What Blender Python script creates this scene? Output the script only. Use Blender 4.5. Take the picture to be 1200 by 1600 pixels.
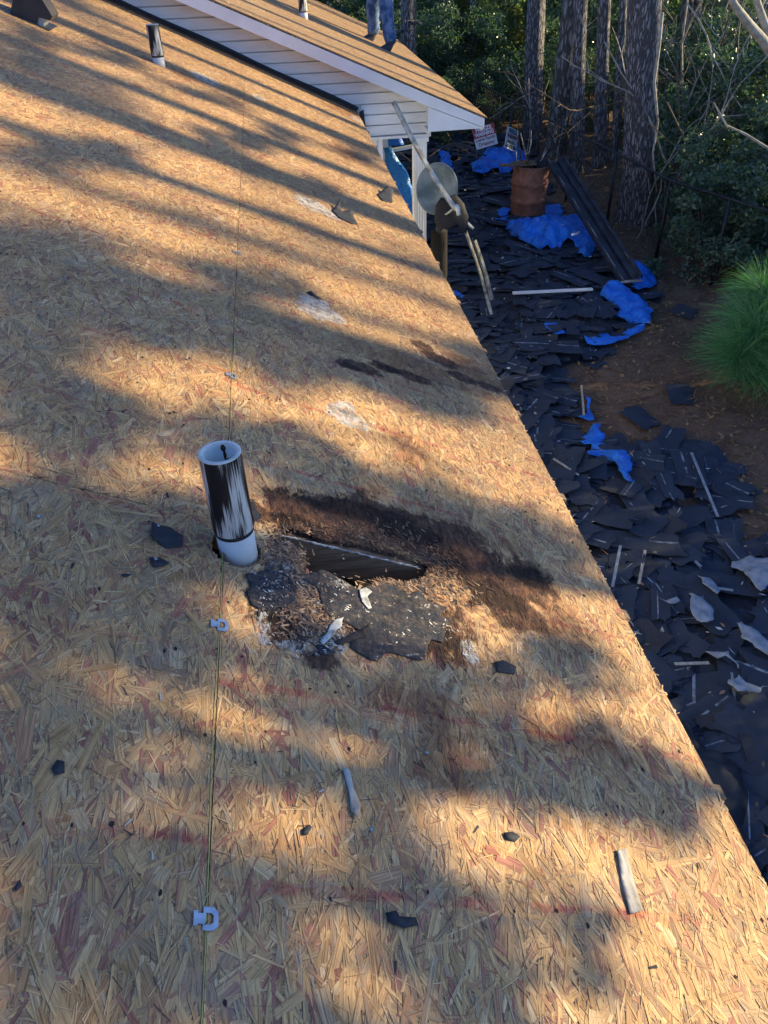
import bpy, math, random
import numpy as np
from math import radians, cos, sin, tan, pi
from mathutils import Matrix, Vector
from mathutils.geometry import tessellate_polygon

for o in list(bpy.data.objects): bpy.data.objects.remove(o)
scn = bpy.context.scene
COL = scn.collection
rng = np.random.default_rng(7)
random.seed(7)

# ------------------------------------------------------------------ camera
CAM = np.array([-.880, 0., 1.6955])
RC = np.array([[0.9906146811988612, 0.10460948120694072, -0.08797391565056828],
               [-0.13372777925173218, 0.6086160665997967, -0.7821146747971117],
               [-0.02827426787822986, 0.7865388356071216, 0.6168932043977424]])
cam_d = bpy.data.cameras.new('camera'); cam = bpy.data.objects.new('camera', cam_d); COL.objects.link(cam)
cam_d.sensor_fit = 'VERTICAL'; cam_d.sensor_height = 24; cam_d.sensor_width = 18; cam_d.lens = 18
cam_d.clip_start = .02; cam_d.clip_end = 1000
M = Matrix([list(RC[0]) + [CAM[0]], list(RC[1]) + [CAM[1]], list(RC[2]) + [CAM[2]], [0, 0, 0, 1]])
cam.matrix_world = M
scn.camera = cam
scn.cycles.max_bounces = 6; scn.cycles.diffuse_bounces = 3; scn.cycles.glossy_bounces = 2; scn.cycles.transmission_bounces = 4
scn.render.resolution_x = 768; scn.render.resolution_y = 1024

# ------------------------------------------------------------------ light
SUN_EL, SUN_AZ = radians(16), radians(7)          # azimuth measured from +X towards +Y
w = bpy.data.worlds.new('World'); scn.world = w; w.use_nodes = True
nt = w.node_tree; bg = nt.nodes['Background']
sky = nt.nodes.new('ShaderNodeTexSky'); sky.sky_type = 'NISHITA'; sky.sun_disc = False
sky.sun_elevation = SUN_EL; sky.sun_rotation = radians(90) - SUN_AZ
sky.air_density = 1.0; sky.dust_density = .3; sky.ozone_density = 2.0
tint = nt.nodes.new('ShaderNodeMix'); tint.data_type = 'RGBA'; tint.blend_type = 'MULTIPLY'; tint.inputs[0].default_value = 1; tint.inputs[7].default_value = (.70, .86, 1.26, 1)
nt.links.new(sky.outputs[0], tint.inputs[6]); nt.links.new(tint.outputs[2], bg.inputs[0]); bg.inputs[1].default_value = .145
sd = bpy.data.lights.new('sun', 'SUN'); so = bpy.data.objects.new('sun', sd); COL.objects.link(so)
sd.energy = 5.0; sd.angle = radians(.55); sd.color = (1, .83, .50)
SUN = Vector((cos(SUN_EL) * cos(SUN_AZ), cos(SUN_EL) * sin(SUN_AZ), sin(SUN_EL)))
so.rotation_euler = SUN.to_track_quat('Z', 'Y').to_euler()
scn.view_settings.view_transform = 'Standard'; scn.view_settings.look = 'None'
scn.view_settings.exposure = 1.05; scn.view_settings.gamma = 1; scn.view_settings.use_curve_mapping = False

# ------------------------------------------------------------------ geometry helpers
S = radians(25); CS, SN, T = cos(S), sin(S), tan(S)
GZ = -2.5

def ray(p):
    v = RC @ np.array([p[0] - 600., -(p[1] - 800.), -1200.]); return v
def on(p, ax, v):                                  # picture point -> point on the plane axis = v
    r = ray(p); return CAM + r * (v - CAM[ax]) / r[ax]
def onroof(p):                                     # -> (u up the slope, Y)
    r = ray(p); t = (-CAM[0] * T - CAM[2]) / (r[2] + r[0] * T); P = CAM + t * r
    return (-P[0] / CS, P[1])
def rp(u, Y, h=0.):
    u = np.asarray(u, float)
    return np.stack([-u * CS + h * SN, np.asarray(Y, float) + 0 * u, u * SN + h * CS], -1)
MR = Matrix([[-CS, 0, SN, 0], [0, 1, 0, 0], [SN, 0, CS, 0], [0, 0, 0, 1]])   # not used for handedness-sensitive things

def _hash(ix, iy, iz, seed):
    n = (ix * 73856093) ^ (iy * 19349663) ^ (iz * 83492791) ^ (seed * 2654435761 & 0x7fffffff)
    n = n & 0x7fffffff
    n = (n ^ (n >> 13)) * 1274126177 & 0x7fffffff
    n = (n ^ (n >> 16)) & 0xffff
    return n / 65535.
def vnoise(P, scale=1., seed=1):
    P = np.atleast_2d(P) * scale
    i = np.floor(P).astype(np.int64); f = P - i; f = f * f * (3 - 2 * f)
    r = 0
    for dx in (0, 1):
        for dy in (0, 1):
            for dz in (0, 1):
                wgt = (f[:, 0] if dx else 1 - f[:, 0]) * (f[:, 1] if dy else 1 - f[:, 1]) * (f[:, 2] if dz else 1 - f[:, 2])
                r = r + wgt * _hash(i[:, 0] + dx, i[:, 1] + dy, i[:, 2] + dz, seed)
    return r
def fbm(P, scale=1., seed=1, oc=4, g=.5):
    a, r, t = 1., 0., 0.
    for k in range(oc):
        r = r + a * vnoise(P, scale * 2 ** k, seed + k * 17); t += a; a *= g
    return r / t

def link(name, me, mat=None, parent=None, kind=None, smooth=False):
    o = bpy.data.objects.new(name, me); COL.objects.link(o)
    if mat is not None:
        for m in (mat if isinstance(mat, (list, tuple)) else [mat]): me.materials.append(m)
    if parent is not None: o.parent = parent
    if kind: o['kind'] = kind
    if smooth and len(me.polygons): me.polygons.foreach_set('use_smooth', np.ones(len(me.polygons), bool))
    return o
def mesh(name, V, F, mat=None, parent=None, smooth=False, kind=None, mi=None):
    me = bpy.data.meshes.new(name)
    me.from_pydata([tuple(map(float, v)) for v in V], [], [tuple(map(int, f)) for f in F])
    o = link(name, me, mat, parent, kind, smooth)
    if mi is not None: me.polygons.foreach_set('material_index', np.asarray(mi, np.int32))
    me.update(); return o
def bigmesh(name, V, n, mat, parent=None, kind=None, uv=None, uv2=None, col=None, smooth=False):
    """V: (k*n,3); polygons of n vertices each, in order"""
    me = bpy.data.meshes.new(name); V = np.asarray(V, np.float32).reshape(-1, 3); nv = len(V); nf = nv // n
    me.vertices.add(nv); me.vertices.foreach_set('co', V.ravel())
    me.loops.add(nv); me.loops.foreach_set('vertex_index', np.arange(nv, dtype=np.int32))
    me.polygons.add(nf); me.polygons.foreach_set('loop_start', np.arange(0, nv, n, dtype=np.int32))
    me.polygons.foreach_set('loop_total', np.full(nf, n, np.int32))
    me.update(calc_edges=True)
    if uv is not None: me.uv_layers.new(name='UVMap').data.foreach_set('uv', np.asarray(uv, np.float32).ravel())
    if uv2 is not None: me.uv_layers.new(name='roof').data.foreach_set('uv', np.asarray(uv2, np.float32).ravel())
    if col is not None:
        a = me.attributes.new('col', 'FLOAT_COLOR', 'FACE'); c = np.ones((nf, 4), np.float32); c[:, :3] = col
        a.data.foreach_set('color', c.ravel())
    return link(name, me, mat, parent, kind, smooth)
def empty(name, loc, label=None, cat=None, group=None):
    o = bpy.data.objects.new(name, None); COL.objects.link(o); o.location = tuple(map(float, loc)); o.empty_display_size = .1
    return tag(o, label, cat, group)
def tag(o, label=None, cat=None, group=None, kind=None):
    if label: o['label'] = label
    if cat: o['category'] = cat
    if group: o['group'] = group
    if kind: o['kind'] = kind
    return o
def copy_tree(o, parent=None):
    c = o.copy(); COL.objects.link(c)
    if parent is not None: c.parent = parent
    for ch in o.children: copy_tree(ch, c)
    return c

class MB:
    def __init__(s): s.V = []; s.F = []; s.n = 0; s.mi = []
    def add(s, V, F, mi=0):
        s.V.extend([tuple(v) for v in V]); s.F.extend([tuple(i + s.n for i in f) for f in F]); s.n += len(V); s.mi.extend([mi] * len(F))
    def box(s, c, d, R=None, mi=0):
        c = np.array(c, float); d = np.array(d, float) / 2
        P = np.array([[x, y, z] for x in (-1, 1) for y in (-1, 1) for z in (-1, 1)], float) * d
        if R is not None: P = P @ np.array(R).T
        s.add(P + c, [(0, 1, 3, 2), (4, 6, 7, 5), (0, 4, 5, 1), (2, 3, 7, 6), (0, 2, 6, 4), (1, 5, 7, 3)], mi)
    def tube(s, pts, rad, k=8, cap=True, mi=0, jit=0, closed=False):
        pts = np.array(pts, float); rad = np.broadcast_to(np.array(rad, float), (len(pts),))
        tg = np.gradient(pts, axis=0); tg /= np.linalg.norm(tg, axis=1)[:, None] + 1e-9
        a = np.array([0, 0, 1.]) if abs(tg[0][2]) < .9 else np.array([1., 0, 0])
        V = []
        for p, t, r in zip(pts, tg, rad):
            u = np.cross(a, t); u /= np.linalg.norm(u) + 1e-9; v = np.cross(t, u); a = v if False else a
            for j in range(k):
                th = 2 * pi * j / k; rr = r * (1 + (random.uniform(-jit, jit) if jit else 0))
                V.append(p + rr * (cos(th) * u + sin(th) * v))
        F = []
        for i in range(len(pts) - 1):
            for j in range(k):
                F.append((i * k + j, i * k + (j + 1) % k, (i + 1) * k + (j + 1) % k, (i + 1) * k + j))
        if cap: F.append(tuple(range(k - 1, -1, -1))); F.append(tuple((len(pts) - 1) * k + j for j in range(k)))
        s.add(V, F, mi)
    def build(s, name, mat, parent=None, smooth=False, kind=None, loc=None):
        V = np.array(s.V)
        if loc is not None: V = V - np.array(loc)
        o = mesh(name, V, s.F, mat, parent, smooth, kind, s.mi if isinstance(mat, (list, tuple)) else None)
        return o

def inpoly(P, poly):
    P = np.atleast_2d(P); poly = np.asarray(poly); x, y = P[:, 0], P[:, 1]; r = np.zeros(len(P), bool)
    j = len(poly) - 1
    for i in range(len(poly)):
        xi, yi = poly[i]; xj, yj = poly[j]
        c = ((yi > y) != (yj > y)) & (x < (xj - xi) * (y - yi) / (yj - yi + 1e-12) + xi)
        r ^= c; j = i
    return r
def segdist(P, poly):
    P = np.atleast_2d(P); poly = np.asarray(poly, float); best = np.full(len(P), 1e9)
    for i in range(len(poly)):
        a = poly[i]; b = poly[(i + 1) % len(poly)]; ab = b - a
        t = np.clip(((P - a) @ ab) / (ab @ ab + 1e-12), 0, 1); best = np.minimum(best, np.linalg.norm(P - a - t[:, None] * ab, axis=1))
    return best

# ------------------------------------------------------------------ material helpers
class NT:
    def __init__(s, name):
        s.m = bpy.data.materials.new(name); s.m.use_nodes = True; s.t = s.m.node_tree
        s.b = s.t.nodes['Principled BSDF']; s.b.inputs['Specular IOR Level'].default_value = .3
    def n(s, ty, **kw):
        x = s.t.nodes.new('ShaderNode' + ty)
        for k, v in kw.items(): setattr(x, k, v)
        return x
    def put(s, sock, v):
        if isinstance(v, bpy.types.NodeSocket): s.t.links.new(v, sock)
        elif isinstance(v, (tuple, list)) and sock.type == 'RGBA' and len(v) == 3: sock.default_value = (*v, 1)
        else: sock.default_value = v
    def math(s, op, a, b=None, c=None, clamp=False):
        x = s.n('Math', operation=op); x.use_clamp = clamp; s.put(x.inputs[0], a)
        if b is not None: s.put(x.inputs[1], b)
        if c is not None: s.put(x.inputs[2], c)
        return x.outputs[0]
    def mul(s, a, b): return s.math('MULTIPLY', a, b)
    def add(s, a, b): return s.math('ADD', a, b)
    def step(s, x, lo, hi):
        m = s.n('MapRange', interpolation_type='SMOOTHSTEP'); s.put(m.inputs[0], x); s.put(m.inputs[1], lo); s.put(m.inputs[2], hi); return m.outputs[0]
    def lin(s, x, lo, hi, a, b):
        m = s.n('MapRange'); s.put(m.inputs[0], x); m.inputs[1].default_value = lo; m.inputs[2].default_value = hi; m.inputs[3].default_value = a; m.inputs[4].default_value = b; return m.outputs[0]
    def mix(s, f, a, b, mode='MIX'):
        m = s.n('Mix', data_type='RGBA', blend_type=mode); s.put(m.inputs[0], f); s.put(m.inputs[6], a); s.put(m.inputs[7], b); return m.outputs[2]
    def noise(s, vec, scale, det=3, rough=.55, dist=0):
        x = s.n('TexNoise'); s.put(x.inputs['Vector'], vec) if vec is not None else None
        x.inputs['Scale'].default_value = scale; x.inputs['Detail'].default_value = det; x.inputs['Roughness'].default_value = rough; x.inputs['Distortion'].default_value = dist
        return x.outputs[0]
    def voro(s, vec, scale, feature='F1', out=0):
        x = s.n('TexVoronoi', feature=feature); s.put(x.inputs['Vector'], vec); x.inputs['Scale'].default_value = scale; return x.outputs[out]
    def scale(s, vec, v):
        x = s.n('VectorMath', operation='MULTIPLY'); s.put(x.inputs[0], vec); x.inputs[1].default_value = v; return x.outputs[0]
    def obj(s): return s.n('TexCoord').outputs['Object']
    def pos(s): return s.n('NewGeometry').outputs['Position']
    def bump(s, h, dist, strength=1.):
        x = s.n('Bump'); x.inputs['Distance'].default_value = dist; x.inputs['Strength'].default_value = strength; s.put(x.inputs['Height'], h)
        s.t.links.new(x.outputs[0], s.b.inputs['Normal'])
    def base(s, c): s.put(s.b.inputs['Base Color'], c)
    def rough(s, v): s.put(s.b.inputs['Roughness'], v)

def simple(name, c1, c2=None, sc=8, rough=.7, bump=0, bsc=30, metal=0, det=4, spec=.3, stretch=None, lo=.35, hi=.65):
    a = NT(name); c2 = c2 or tuple(x * .7 for x in c1); v = a.obj()
    if stretch: v = a.scale(v, stretch)
    n = a.noise(v, sc, det); a.base(a.mix(a.step(n, lo, hi), c1, c2)); a.rough(rough)
    a.b.inputs['Metallic'].default_value = metal; a.b.inputs['Specular IOR Level'].default_value = spec
    if bump: a.bump(a.noise(v, bsc, 4), bump)
    return a.m

# --- OSB ---------------------------------------------------------------
def ell_px(px, py, rx, ry, rot=0):
    u, Y = onroof((px, py)); ru = abs(onroof((px - rx, py))[0] - onroof((px + rx, py))[0]) / 2
    rY = abs(onroof((px, py - ry))[1] - onroof((px, py + ry))[1]) / 2
    return (u, Y, ru, rY, rot)
ROT = [ell_px(*e) for e in ((500, 805, 90, 30), (590, 815, 90, 36), (690, 850, 90, 42), (770, 900, 90, 50), (800, 950, 50, 34),
        (560, 572, 34, 9), (598, 574, 22, 7), (640, 588, 30, 7), (690, 562, 26, 8), (725, 592, 22, 7), (762, 604, 18, 6), (660, 540, 16, 6), (450, 950, 60, 60), (640, 975, 110, 55), (500, 1030, 35, 18), (560, 870, 120, 40))]
RING = [ell_px(*e) for e in ((560, 800, 110, 18), (470, 822, 60, 16), (640, 835, 60, 20), (700, 880, 34, 30), (770, 930, 50, 26), (545, 572, 24, 5), (610, 578, 20, 4), (400, 800, 20, 24), (640, 990, 90, 30), (435, 960, 24, 40), (820, 900, 40, 16))]
BRN = [ell_px(*e) for e in ((700, 850, 160, 80), (860, 960, 70, 60), (790, 855, 26, 24), (640, 700, 50, 30), (650, 575, 120, 22), (735, 578, 60, 20), (542, 240, 36, 14), (560, 185, 60, 9),
        (440, 800, 90, 30), (900, 1150, 120, 60), (700, 1180, 90, 90), (640, 1100, 90, 40), (770, 600, 80, 16), (290, 120, 40, 8), (585, 1090, 20, 18))]
WHT = [ell_px(*e) for e in ((735, 1018, 14, 20), (410, 970, 14, 40), (520, 1000, 34, 22),
        (455, 920, 44, 40), (470, 1012, 34, 12), (320, 122, 26, 6), (405, 152, 10, 3), (565, 190, 16, 4), (570, 930, 22, 30), (640, 980, 40, 40))]
SCAR = [ell_px(*e) for e in ((492, 480, 34, 17), (516, 494, 26, 10), (540, 648, 28, 18), (562, 664, 20, 9), (488, 320, 30, 9), (514, 334, 22, 6), (404, 152, 9, 3), (318, 122, 16, 4))]
TAR = [ell_px(*e) for e in ((430, 920, 28, 50), (490, 478, 12, 4), (486, 316, 14, 3), (538, 644, 9, 4), (395, 800, 16, 30), (250, 840, 6, 6), (520, 905, 44, 22))]

def osb_material():
    a = NT('osb'); uv = a.n('UVMap', uv_map='UVMap').outputs[0]; ru = a.n('UVMap', uv_map='roof').outputs[0]
    col = a.n('Attribute', attribute_name='col').outputs['Color']
    g = a.noise(a.scale(uv, (9, 170, 1)), 1, 4, .7); g2 = a.noise(a.scale(uv, (5, 420, 1)), 1, 2, .5)
    c = a.mix(a.lin(g, .32, .68, 0, 1), a.mix(1.0, col, (.56, .49, .44), 'MULTIPLY'), a.mix(1.0, col, (1.16, 1.14, 1.1), 'MULTIPLY'))
    c = a.mix(a.mul(a.step(g2, .55, .66), .7), c, a.mix(1.0, col, (.28, .20, .17), 'MULTIPLY'))
    mot = a.noise(ru, 16, 5, .7); c = a.mix(a.mul(a.step(mot, .50, .68), .45), c, a.mix(1., c, (.55, .47, .45), 'MULTIPLY'))
    # strand borders stay untinted: UVMap packs no second uv pair; tone varies by noise
    big = a.noise(ru, 2.1, 5, .6); c = a.mix(a.mul(a.step(big, .38, .66), .42), c, a.mix(1., c, (.68, .66, .66), 'MULTIPLY'))
    grey = a.noise(ru, 7, 4, .6); c = a.mix(a.mul(a.step(grey, .5, .75), .30), c, (.36, .285, .21))
    pk = a.noise(a.scale(ru, (1.6, 6, 1)), 3, 4, .6); c = a.mix(a.mul(a.step(pk, .55, .75), .35), c, a.mix(1., col, (1., .62, .52), 'MULTIPLY'))
    pits = a.voro(ru, 55); pn = a.noise(ru, 30, 2); pm = a.mul(a.step(pits, .16, .07), a.step(pn, .55, .62)); c = a.mix(a.mul(pm, .8), c, (.06, .045, .04))
    sx = a.n('SeparateXYZ'); a.put(sx.inputs[0], ru); U, Y = sx.outputs[0], sx.outputs[1]
    # printed red nailing lines (every 0.405 m, offset per course)
    wob = a.mul(a.noise(ru, 3, 2), .012)
    def lines(off, ulo, uhi, st):
        t = a.math('FRACT', a.math('DIVIDE', a.add(a.math('SUBTRACT', Y, off), wob), .405))
        d = a.mul(a.math('ABSOLUTE', a.math('SUBTRACT', t, .5)), .405)
        m = a.step(d, .016, .004); m = a.mul(m, a.mul(a.math('GREATER_THAN', U, ulo), a.math('LESS_THAN', U, uhi)))
        return a.mul(a.mul(m, st), a.step(a.noise(a.scale(ru, (7, 20, 1)), 1, 4, .7), .42, .66))
    lm = a.add(lines(.622 - .2025, 0, 1.219, .8), lines(.695 - .2025, 1.221, 2.44, .7))
    c = a.mix(lm, c, a.mix(1., c, (.88, .38, .52), 'MULTIPLY'))
    nz = a.add(a.noise(ru, 9, 6, .62), a.mul(a.math('SUBTRACT', a.noise(a.scale(ru, (1.2, .7, 1)), 24, 5, .7), .5), .7)); nf = a.noise(a.scale(ru, (60, 25, 1)), 1, 5, .7)
    def field(ells, sharp=False):
        r = None
        for (cu, cY, eu, eY, rot) in ells:
            s1 = a.math('POWER', a.math('DIVIDE', a.math('SUBTRACT', U, cu), eu), 2); s2 = a.math('POWER', a.math('DIVIDE', a.math('SUBTRACT', Y, cY), eY), 2)
            f = a.math('SUBTRACT', 1, a.math('SQRT', a.add(s1, s2))); r = f if r is None else a.math('MAXIMUM', r, f)
        return r
    fb = a.add(field(BRN), a.mul(a.math('SUBTRACT', nz, .5), 2.4)); c = a.mix(a.mul(a.step(fb, -.1, .8), .62), c, a.mix(1., c, (.42, .24, .2), 'MULTIPLY'))
    fr = a.add(field(ROT), a.add(a.mul(a.math('SUBTRACT', nz, .5), 1.7), a.add(a.mul(a.math('SUBTRACT', g, .5), 1.1), a.mul(a.math('SUBTRACT', nf, .5), .9))))
    c = a.mix(a.mul(a.step(fr, -.12, .22), .94), c, a.mix(1., a.mix(.55, col, (.25, .2, .2)), a.mix(a.step(nf, .4, .65), (.09, .07, .075), (.40, .26, .20)), 'MULTIPLY'))
    fk = a.add(field(RING), a.add(a.mul(a.math('SUBTRACT', nz, .5), 1.6), a.mul(a.math('SUBTRACT', nf, .5), 1.0))); c = a.mix(a.mul(a.step(fk, .0, .3), .9), c, a.mix(1., c, (.22, .2, .24), 'MULTIPLY'))
    ft = a.add(field(TAR), a.mul(a.math('SUBTRACT', nz, .5), 2.2)); tm = a.step(ft, .18, .34); c = a.mix(tm, c, (.016, .018, .026))
    fw = a.add(field(WHT), a.mul(a.math('SUBTRACT', nz, .5), 2.0)); wm = a.mul(a.step(fw, -.05, .25), a.step(nf, .42, .56)); c = a.mix(a.mul(wm, .75), c, (.50, .48, .44))
    fs = a.add(field(SCAR), a.mul(a.math('SUBTRACT', nz, .5), 1.5)); sm = a.mul(a.step(fs, .02, .2), a.add(.45, a.mul(a.step(nf, .38, .55), .5))); c = a.mix(sm, c, a.mix(a.step(mot, .42, .6), (.46, .43, .39), (.22, .19, .17)))
    a.base(c); a.rough(a.lin(fr, 0, .5, .72, .85))
    a.b.inputs['Specular IOR Level'].default_value = .25
    h = a.add(a.add(a.mul(g, .5), a.mul(g2, .5)), a.add(a.mul(wm, .8), a.mul(a.mul(a.step(fr, 0, .4), nf), 2.5)))
    a.bump(h, .0017, 1.)
    return a.m
OSB = osb_material()

PAL = 1.04 * np.array([(.56, .355, .165), (.60, .395, .19), (.54, .33, .145), (.48, .29, .135), (.47, .26, .14), (.38, .17, .115), (.44, .31, .18), (.37, .235, .135), (.62, .44, .24)])
PW = np.array([.21, .17, .15, .12, .09, .075, .10, .045, .05])

HOLE = [onroof(p) for p in ((432, 836), (455, 826), (500, 842), (560, 852), (615, 866), (652, 874), (668, 886), (664, 902), (640, 911), (604, 906), (586, 917), (560, 921), (536, 908), (505, 898), (478, 897), (478, 862), (450, 850))]
pu, pY = 1.186, 1.44
PHOLE = [(pu + .003 + .062 * cos(t), pY - .006 + .066 * sin(t)) for t in np.linspace(0, 2 * pi, 24, endpoint=False)]
P2 = onroof((249, 101)); P2H = [(P2[0] + .055 * cos(t), P2[1] + .055 * sin(t)) for t in np.linspace(0, 2 * pi, 16, endpoint=False)]
HOLES = [HOLE, PHOLE]

def flakes(u0, u1, y0, y1, dens, holes, frame, seed):
    r = np.random.default_rng(seed); A = (u1 - u0) * (y1 - y0); n = int(A * dens); n2 = int(A * dens * .55)
    N = n + n2
    cu = r.uniform(u0 - .03, u1 + .03, N); cy = r.uniform(y0 - .03, y1 + .03, N)
    L = np.where(np.arange(N) < n, np.clip(r.lognormal(math.log(.060), .45, N), .02, .14), r.uniform(.008, .05, N)) / 2
    W = np.where(np.arange(N) < n, np.clip(r.lognormal(math.log(.0095), .60, N), .0022, .030), r.uniform(.0006, .0022, N)) / 2
    th = np.where(r.random(N) < .70, r.normal(0, .45, N), r.uniform(-pi / 2, pi / 2, N))       # 0 = along Y
    h = np.where(np.arange(N) < n, r.uniform(.0001, .0012, N), r.uniform(.0008, .0017, N))
    ci = r.choice(len(PAL), N, p=PW / PW.sum()); c = PAL[ci] * r.normal(1, .07, N)[:, None] * (1 + .10 * (((seed * 37) % 11) / 5. - 1))
    sl = np.arange(N) >= n; c[sl] = np.where(r.random(sl.sum())[:, None] < .78, np.array([.60, .43, .23]) * r.uniform(.8, 1.15, sl.sum())[:, None], np.array([.17, .10, .075]) * r.uniform(.7, 2.0, sl.sum())[:, None])
    # ragged hexagon (local a along, b across)
    ax = np.array([-1, -.86, 1, 1.0, .88, -1.0]); bx = np.array([-.25, -1, -.9, .3, 1, .85])
    a = ax[None] * (1 + r.uniform(-.16, .12, (N, 6))); b = bx[None] * (1 + r.uniform(-.3, .25, (N, 6)))
    a = a * L[:, None]; b = b * W[:, None]
    uu = cu[:, None] + b * np.cos(th)[:, None] + a * np.sin(th)[:, None]; yy = cy[:, None] - b * np.sin(th)[:, None] + a * np.cos(th)[:, None]
    uc = np.clip(uu, u0, u1); yc = np.clip(yy, y0, y1)
    keep = ((cu > u0 - L) & (cu < u1 + L) & (cy > y0 - L) & (cy < y1 + L)) & (np.ptp(uc, axis=1) > 5e-4) & (np.ptp(yc, axis=1) > 5e-4)
    for H in holes:
        bad = inpoly(np.stack([cu, cy], 1), H)
        for j in range(6): bad |= inpoly(np.stack([uc[:, j], yc[:, j]], 1), H) & (r.random(N) < .93)
        keep &= ~bad
    tilt = r.uniform(-1, 1, (N, 1)) * .0006; hh = h[:, None] + tilt * (a / L[:, None]) * .5 + np.abs(r.normal(0, .0002, (N, 1))) * (b / W[:, None])
    hh = np.maximum(hh, .00005)
    uc, yc, hh, a, b, c = uc[keep], yc[keep], hh[keep], a[keep], b[keep], c[keep]; k = keep.sum()
    V = frame(uc.ravel(), yc.ravel(), hh.ravel())
    off = r.uniform(0, 50, (k, 1)); uv = np.stack([a + off, b + off * 1.7], -1); uv2 = np.stack([uc, yc], -1)
    return V, uv, uv2, c

def osb_panel(u0, u1, y0, y1, dens, parent, holes=(), frame=None, seed=1, th=.011):
    """one sheet: slab plus its own strands"""
    frame = frame or (lambda u, y, h: np.stack([-u * CS + h * SN, y, u * SN + h * CS], -1))
    quads = []; q2 = []
    def quad(P):
        P = np.array(P, float); quads.append(frame(P[:, 0], P[:, 1], P[:, 2])); q2.append(P[:, :2])
    holes = [H for H in holes if max(p[0] for p in H) > u0 and min(p[0] for p in H) < u1 and max(p[1] for p in H) > y0 and min(p[1] for p in H) < y1]
    if holes:
        hu0 = max(u0, min(p[0] for H in holes for p in H) - .03); hu1 = min(u1, max(p[0] for H in holes for p in H) + .03)
        hy0 = max(y0, min(p[1] for H in holes for p in H) - .03); hy1 = min(y1, max(p[1] for H in holes for p in H) + .03)
        rects = [(u0, hu0, y0, y1), (hu1, u1, y0, y1), (hu0, hu1, y0, hy0), (hu0, hu1, hy1, y1)]
        st = .006; U = np.linspace(hu0, hu1, max(2, int((hu1 - hu0) / st))); Yg = np.linspace(hy0, hy1, max(2, int((hy1 - hy0) / st)))
        gu, gy = np.meshgrid(U, Yg, indexing='ij'); C = np.stack([(gu[:-1, :-1] + gu[1:, 1:]).ravel() / 2, (gy[:-1, :-1] + gy[1:, 1:]).ravel() / 2], 1)
        ins = np.zeros(len(C), bool)
        for H in holes: ins |= inpoly(C, H)
        ins = ins.reshape(len(U) - 1, len(Yg) - 1)
        for i in range(len(U) - 1):
            for j in range(len(Yg) - 1):
                if ins[i, j]: continue
                a, b, c, d = U[i], U[i + 1], Yg[j], Yg[j + 1]
                quad([(a, c, 0), (a, d, 0), (b, d, 0), (b, c, 0)])
                for (di, dj, e) in ((-1, 0, ((a, c), (a, d))), (1, 0, ((b, c), (b, d))), (0, -1, ((a, c), (b, c))), (0, 1, ((a, d), (b, d)))):
                    ii, jj = i + di, j + dj
                    if 0 <= ii < ins.shape[0] and 0 <= jj < ins.shape[1] and ins[ii, jj]:
                        quad([(*e[0], 0), (*e[1], 0), (*e[1], -th), (*e[0], -th)])
    else: rects = [(u0, u1, y0, y1)]
    for (a, b, c, d) in rects:
        if b - a > 1e-4 and d - c > 1e-4: quad([(a, c, 0), (a, d, 0), (b, d, 0), (b, c, 0)])
    if not holes: quad([(u0, y0, -th), (u1, y0, -th), (u1, y1, -th), (u0, y1, -th)])
    for e in (((u0, y0), (u1, y0)), ((u1, y0), (u1, y1)), ((u1, y1), (u0, y1)), ((u0, y1), (u0, y0))):
        quad([(*e[0], 0), (*e[0], -th), (*e[1], -th), (*e[1], 0)])
    Q = np.concatenate(quads); Q2 = np.concatenate(q2)
    V, uv, uv2, c = flakes(u0, u1, y0, y1, dens, holes, frame, seed) if dens else (np.zeros((0, 3)), np.zeros((0, 2)), np.zeros((0, 2)), np.zeros((0, 3)))
    # joined mesh of quads + hexagons
    me = bpy.data.meshes.new('osb_panel'); nq = len(Q) // 4; nh = len(V) // 6
    allV = np.concatenate([Q, V]).astype(np.float32); me.vertices.add(len(allV)); me.vertices.foreach_set('co', allV.ravel())
    me.loops.add(len(allV)); me.loops.foreach_set('vertex_index', np.arange(len(allV), dtype=np.int32))
    me.polygons.add(nq + nh)
    me.polygons.foreach_set('loop_start', np.concatenate([np.arange(nq) * 4, nq * 4 + np.arange(nh) * 6]).astype(np.int32))
    me.polygons.foreach_set('loop_total', np.concatenate([np.full(nq, 4), np.full(nh, 6)]).astype(np.int32))
    me.update(calc_edges=True)
    U1 = np.concatenate([Q2, uv.reshape(-1, 2)]); U2 = np.concatenate([Q2, uv2.reshape(-1, 2)])
    me.uv_layers.new(name='UVMap').data.foreach_set('uv', U1.astype(np.float32).ravel()); me.uv_layers.new(name='roof').data.foreach_set('uv', U2.astype(np.float32).ravel())
    at = me.attributes.new('col', 'FLOAT_COLOR', 'FACE'); cc = np.ones((nq + nh, 4), np.float32); cc[:nq, :3] = (.40, .27, .15); cc[nq:, :3] = np.clip(c, .01, .9)
    at.data.foreach_set('color', cc.ravel())
    return link('osb_panel', me, OSB, parent)

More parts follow.
